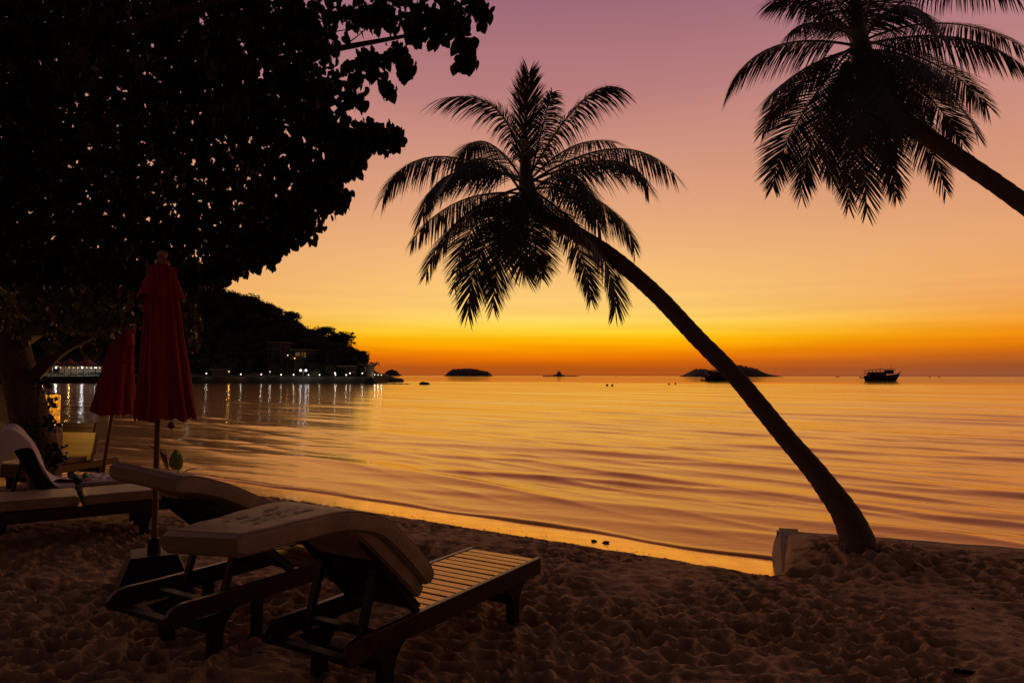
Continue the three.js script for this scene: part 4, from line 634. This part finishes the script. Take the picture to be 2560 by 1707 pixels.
/* ---------- shore lamps ---------- */
{
  const globe = new THREE.SphereGeometry(0.15, 12, 9), small = new THREE.SphereGeometry(0.11, 10, 8);
  const lamp = (label, zx, zy, o = {}) => {
    const px = 450 + zx / 3.618, py = 680 + zy / 3.618, d = o.d ?? SHORE - 0.6, p = at(px, py, d), foot = o.foot ?? Math.min(1.5, p.y - 1), t = thing('shore_lamp', label, 'lamp', V(p.x, foot, p.z), 0, o.group ?? 'small white lamps along the far waterfront');
    mesh('post', new THREE.CylinderGeometry(0.05, 0.06, p.y - foot, 8).translate(0, (p.y - foot) / 2, 0), M.metal, t);
    mesh('globe', (o.small ? small : globe).clone().translate(0, p.y - foot, 0), o.mat ?? glowWhite, t);
    const l = new THREE.PointLight(o.color ?? rgb(1, 0.9, 0.72), o.i ?? 2.6); l.position.set(0, p.y - foot, 0); l.shadow.radius = 8; t.add(l);
  };
  [[235, 917, 'white globe lamp left of the small gabled hut'], [547, 925, 'white globe lamp just right of the amber waterfront lamp'], [732, 925, 'second white globe lamp right of the amber waterfront lamp'], [912, 928, 'second white globe lamp left of the twin street lamp'], [1025, 928, 'white globe lamp just left of the twin street lamp'], [1160, 930, 'white globe lamp just right of the twin street lamp'], [1260, 930, 'second white globe lamp right of the twin street lamp'], [1405, 930, 'lower of the two white lamps close together'], [1502, 930, 'white globe lamp just left of the low long building corner'], [1400, 912, 'upper of the two white lamps close together'], [1536, 915, 'white lamp in front of the low long building'], [1648, 915, 'white lamp in front of the flat-roofed building at the point']].forEach(([x, y, l]) => lamp(l, x, y));
  for (const [x, y, w] of [[1760, 927, 'left'], [1790, 929, 'middle'], [1820, 930, 'right']]) lamp(w + ' one of the three tiny lamps in a row at the tip of the headland', x, y, { small: true, i: 3, d: 200, foot: 1.2, group: 'tiny lamps at the tip of the headland' });
  lamp('warm amber lamp low on the waterfront', 440, 900, { mat: glowWarm, color: rgb(1, 0.5, 0.1), i: 8, group: 'amber lamps of the far shore' });
  lamp('amber lamp beside the upper hillside house', 972, 752, { mat: glowWarm, color: rgb(1, 0.55, 0.15), i: 1.2, d: 198, group: 'amber lamps of the far shore' });
  lamp('amber lamp on the lower hillside house', 1035, 780, { mat: glowWarm, color: rgb(1, 0.55, 0.15), i: 1.2, d: 194, group: 'amber lamps of the far shore' });
  lamp('faint lamp under the umbrella trees, left one', 1425, 802, { mat: glowWarm, small: true, color: rgb(1, 0.6, 0.2), i: 3, d: 200, group: 'faint lamps on the slope' });
  lamp('faint white lamp under the umbrella trees, right one', 1497, 797, { small: true, i: 3, d: 200, group: 'faint lamps on the slope' });
  lamp('lone lamp half way between slope and waterfront', 1377, 852, { small: true, i: 5, d: 195, group: 'faint lamps on the slope' });
  lamp('dim lamp high above the waterfront, left of the twin lamp', 811, 902, { small: true, i: 2, d: 188, group: 'faint lamps on the slope' });
  lamp('lamp at the left end of the waterfront beside the red parasol', 80, 870, { i: 5, d: 190, small: true, group: 'faint lamps on the slope' });
  const c = at(450 + 1113 / 3.618, 680 + 886 / 3.618, SHORE - 0.8), t = thing('twin_street_lamp', 'tall twin-headed street lamp on the far waterfront', 'street lamp', V(c.x, 1.5, c.z)), h = c.y - 1.5;
  mesh('post', new THREE.CylinderGeometry(0.06, 0.08, h, 8).translate(0, h / 2, 0), M.metal, t); mesh('arm', bx(1.5, 0.08, 0.08, 0, h, 0, 0.02), M.metal, t);
  for (const x of [-0.7, 0.7]) { mesh('lamp_head', new THREE.SphereGeometry(0.24, 12, 9).translate(x, h - 0.1, 0), glowCold, t); const l = new THREE.PointLight(rgb(0.95, 0.96, 1), 5.5); l.position.set(x, h - 0.1, 0); l.shadow.radius = 9; t.add(l); }
}

/* ---------- islands ---------- */
function island(label, d, prof, trees, seed) {                             // prof: px, py of the skyline
  const m = d / F, x0 = prof[0][0], x1 = prof[prof.length - 1][0], yAt = (px) => { let i = 1; while (i < prof.length - 1 && prof[i][0] < px) i++; const a = prof[i - 1], b = prof[i]; return lerp(a[1], b[1], clamp((px - a[0]) / (b[0] - a[0]), 0, 1)); };
  const W = (x1 - x0) * m, base = at((x0 + x1) / 2, 939, d), t = thing('island', label, 'island', V(base.x, 0, base.z)); t.userData.kind = 'structure';
  const top = (u) => Math.max(0.3, at(x0 + u * (x1 - x0), yAt(x0 + u * (x1 - x0)), d).y);
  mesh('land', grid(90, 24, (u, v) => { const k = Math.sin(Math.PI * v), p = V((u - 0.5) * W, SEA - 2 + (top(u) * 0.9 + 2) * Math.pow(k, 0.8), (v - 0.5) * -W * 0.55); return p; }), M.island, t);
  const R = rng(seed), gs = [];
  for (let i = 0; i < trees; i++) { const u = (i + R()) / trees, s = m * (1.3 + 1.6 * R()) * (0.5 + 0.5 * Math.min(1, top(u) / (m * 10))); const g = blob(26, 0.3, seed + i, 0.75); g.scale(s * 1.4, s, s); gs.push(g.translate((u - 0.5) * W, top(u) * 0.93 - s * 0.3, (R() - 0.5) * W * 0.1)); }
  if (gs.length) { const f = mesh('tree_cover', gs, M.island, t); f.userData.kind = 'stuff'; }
}
island('long flat-topped wooded island on the horizon', 3000, [[1110, 941], [1116, 934], [1131, 922], [1150, 921], [1172, 920], [1188, 922], [1205, 926], [1220, 929], [1232, 940]], 46, 3);
island('small rocky islet with one clump of trees on the horizon', 2200, [[1352, 941], [1360, 939], [1368, 938], [1378, 938.4], [1390, 935.5], [1397, 932], [1402, 933], [1410, 938], [1420, 939.4], [1428, 939], [1436, 938.6], [1450, 941]], 18, 90);
{ const p = at(1398, 932, 2200), o = thing('islet_tree', 'wind-bent clump of trees on the small rocky islet', 'tree', V(p.x, 4, p.z)); mesh('crown', blob(120, 0.25, 6, 0.7).scale(6, 5, 5).translate(0, 8, 0), M.island, o); mesh('trunk', tube([V(0, -3, 0), V(0.3, 2, 0), V(0, 6, 0)], 0.8, 6, 8), M.island, o); }
island('two-humped wooded island behind the palm trunk', 2600, [[1706, 941], [1716, 935], [1732, 925], [1742, 921], [1765, 922], [1788, 926], [1805, 928], [1822, 920], [1838, 912], [1852, 911], [1872, 916], [1888, 919], [1905, 930], [1925, 936], [1944, 940]], 60, 40);
island('low dome island beside the headland', 3600, [[954, 940], [962, 932], [970, 925], [976, 922.5], [984, 923.5], [994, 929], [1000, 936], [1006, 940]], 12, 60);

/* ---------- boats ---------- */
function hullGeo(L, B, H, rise) {                                          // x from the stern (0) to the bow (L)
  return grid(40, 16, (u, v) => {
    const x = u * L, a = (v - 0.5) * 2, bow = Math.pow(sstep(u, 0.5, 1), 1.3), w = B / 2 * (1 - bow) * (0.85 + 0.15 * sstep(u, 0, 0.2)), top = H + rise * Math.pow(u, 3) + 0.25 * Math.pow(1 - u, 4);
    const k = Math.abs(a), y = lerp(-0.7, top, Math.pow(k, 1.1)); return V(x + (y / top) * bow * L * 0.1 - (1 - k) * bow * 0.8, y, Math.sign(a) * w * Math.pow(k, 0.45));
  });
}
function tourBoat(label, px0, px1, py, d, detail) {
  const a = at(px0, py, d), m = d / F, L = (px1 - px0) * m, k = L / 18.2, t = thing('excursion_boat', label, 'boat', V(a.x, SEA, a.z), 0.06, 'excursion boats at anchor'); t.scale.setScalar(k);
  mesh('hull', hullGeo(16.3, 4.6, 2.3, 1.5), M.hull, t); mesh('deck', bx(14.5, 0.12, 4.0, 7.6, 2.15, 0, 0.03), M.hull, t);
  mesh('stern_platform', bx(2.4, 0.55, 3, -1.1, 1.55, 0, 0.05), M.hull, t);
  const c = mesh('cabin', bx(8.2, 1.35, 3.6, 5.4, 2.85, 0, 0.05), M.hull, t);
  for (let i = 0; i < 6; i++) mesh('window', bx(0.6, 0.5, 3.64, 8.2 + 0.8 * i - 4.2, 3.05, 0, 0.02), M.glassDark, c);
  mesh('upper_deck', bx(13.2, 0.35, 4.2, 6.6, 3.65, 0, 0.04), M.hull, t);
  mesh('railing', [bx(11, 0.06, 0.06, 5.6, 4.65, 2.05, 0.01), bx(11, 0.06, 0.06, 5.6, 4.65, -2.05, 0.01), bx(8.5, 0.55, 0.05, 6.4, 4.1, 2.05, 0.01), bx(8.5, 0.55, 0.05, 6.4, 4.1, -2.05, 0.01)], M.hull, t);
  mesh('wheelhouse', bx(3.0, 1.75, 3.0, 12.1, 4.65, 0, 0.06), M.hull, t);
  for (const x of [0.6, 2.4, 4.4, 6.4, 8.4, 10.2, 13.9]) for (const z of [-1.95, 1.95]) mesh('post', bx(0.14, 1.75, 0.14, x, 4.6, z, 0.02), M.hull, t);
  mesh('roof', bx(15, 0.14, 4.4, 7.4, 5.62, 0, 0.05, [0, 0, 0.055]), M.hull, t); mesh('tarp', bx(6, 0.1, 3, 5.4, 5.9, 0, 0.03), M.hull, t);
  mesh('mast', [bx(0.09, 1.6, 0.09, 7.8, 6.4, 0, 0.02), bx(0.09, 2, 0.09, 13, 6.9, 0, 0.02), bx(0.07, 0.07, 1.2, 13, 7.2, 0, 0.02)], M.hull, t);
  mesh('bow_post', tube([V(16.2, 3.6, 0), V(17.6, 4.2, 0), V(18.2, 4.9, 0)], 0.16, 6, 8), M.hull, t);
  for (const x of [10.6, 11.6, 14]) mesh('deck_post', bx(0.12, 1.4, 0.12, x, 2.9, 1.7, 0.02), M.hull, t);
}
tourBoat('two-decked wooden excursion boat anchored at the right, bow to the right', 2166, 2257, 950.5, 352);
tourBoat('two-decked excursion boat partly hidden behind the palm trunk', 1766, 1852, 950.5, 352);
{ const p = at(1758, 951, 345), t = thing('dinghy', 'small dinghy tied behind the boat at the palm trunk', 'boat', V(p.x - 1.2, SEA, p.z)); mesh('hull', hullGeo(2.9, 1.2, 0.42, 0.25), M.hull, t); mesh('seat', bx(0.3, 0.06, 1, 1.2, 0.4, 0, 0.01), M.hull, t); }
const farBoat = (label, px, d, L) => { const p = at(px, 939, d), t = thing('distant_boat', label, 'boat', V(p.x, SEA, p.z), 0, 'far vessels on the horizon'); mesh('hull', hullGeo(L, L * 0.25, L * 0.09, L * 0.04), M.hull, t); mesh('cabin', bx(L * 0.3, L * 0.14, L * 0.16, L * 0.45, L * 0.14, 0, L * 0.01), M.hull, t); };
farBoat('tiny vessel on the horizon between the island and the anchored boat', 2090, 2200, 12); farBoat('tiny vessel on the horizon just left of the anchored boat', 2148, 2200, 7); farBoat('tiny vessel on the horizon right of the anchored boat', 2322, 2400, 9); farBoat('tiny vessel on the horizon at the far right of the anchored boat', 2345, 2400, 11); farBoat('tiny vessel on the horizon right of the rocky islet', 1538, 2400, 7);
for (const [px, py, w] of [[1518, 964.5, 'left buoy of the left pair'], [1531, 965, 'right buoy of the left pair'], [1673, 961.5, 'left buoy of the pair near the palm trunk'], [1689, 960.5, 'right buoy of the pair near the palm trunk']]) { const p = onLevel(px, py, SEA), t = thing('buoy', 'small dark ' + w + ' floating on the golden water', 'buoy', p, 0, 'mooring buoys'); mesh('float', new THREE.SphereGeometry(0.28, 12, 9).translate(0, 0.1, 0), M.hull, t); mesh('ring', new THREE.TorusGeometry(0.08, 0.02, 6, 12).translate(0, 0.42, 0), M.metal, t); }

renderer.render(scene, camera);
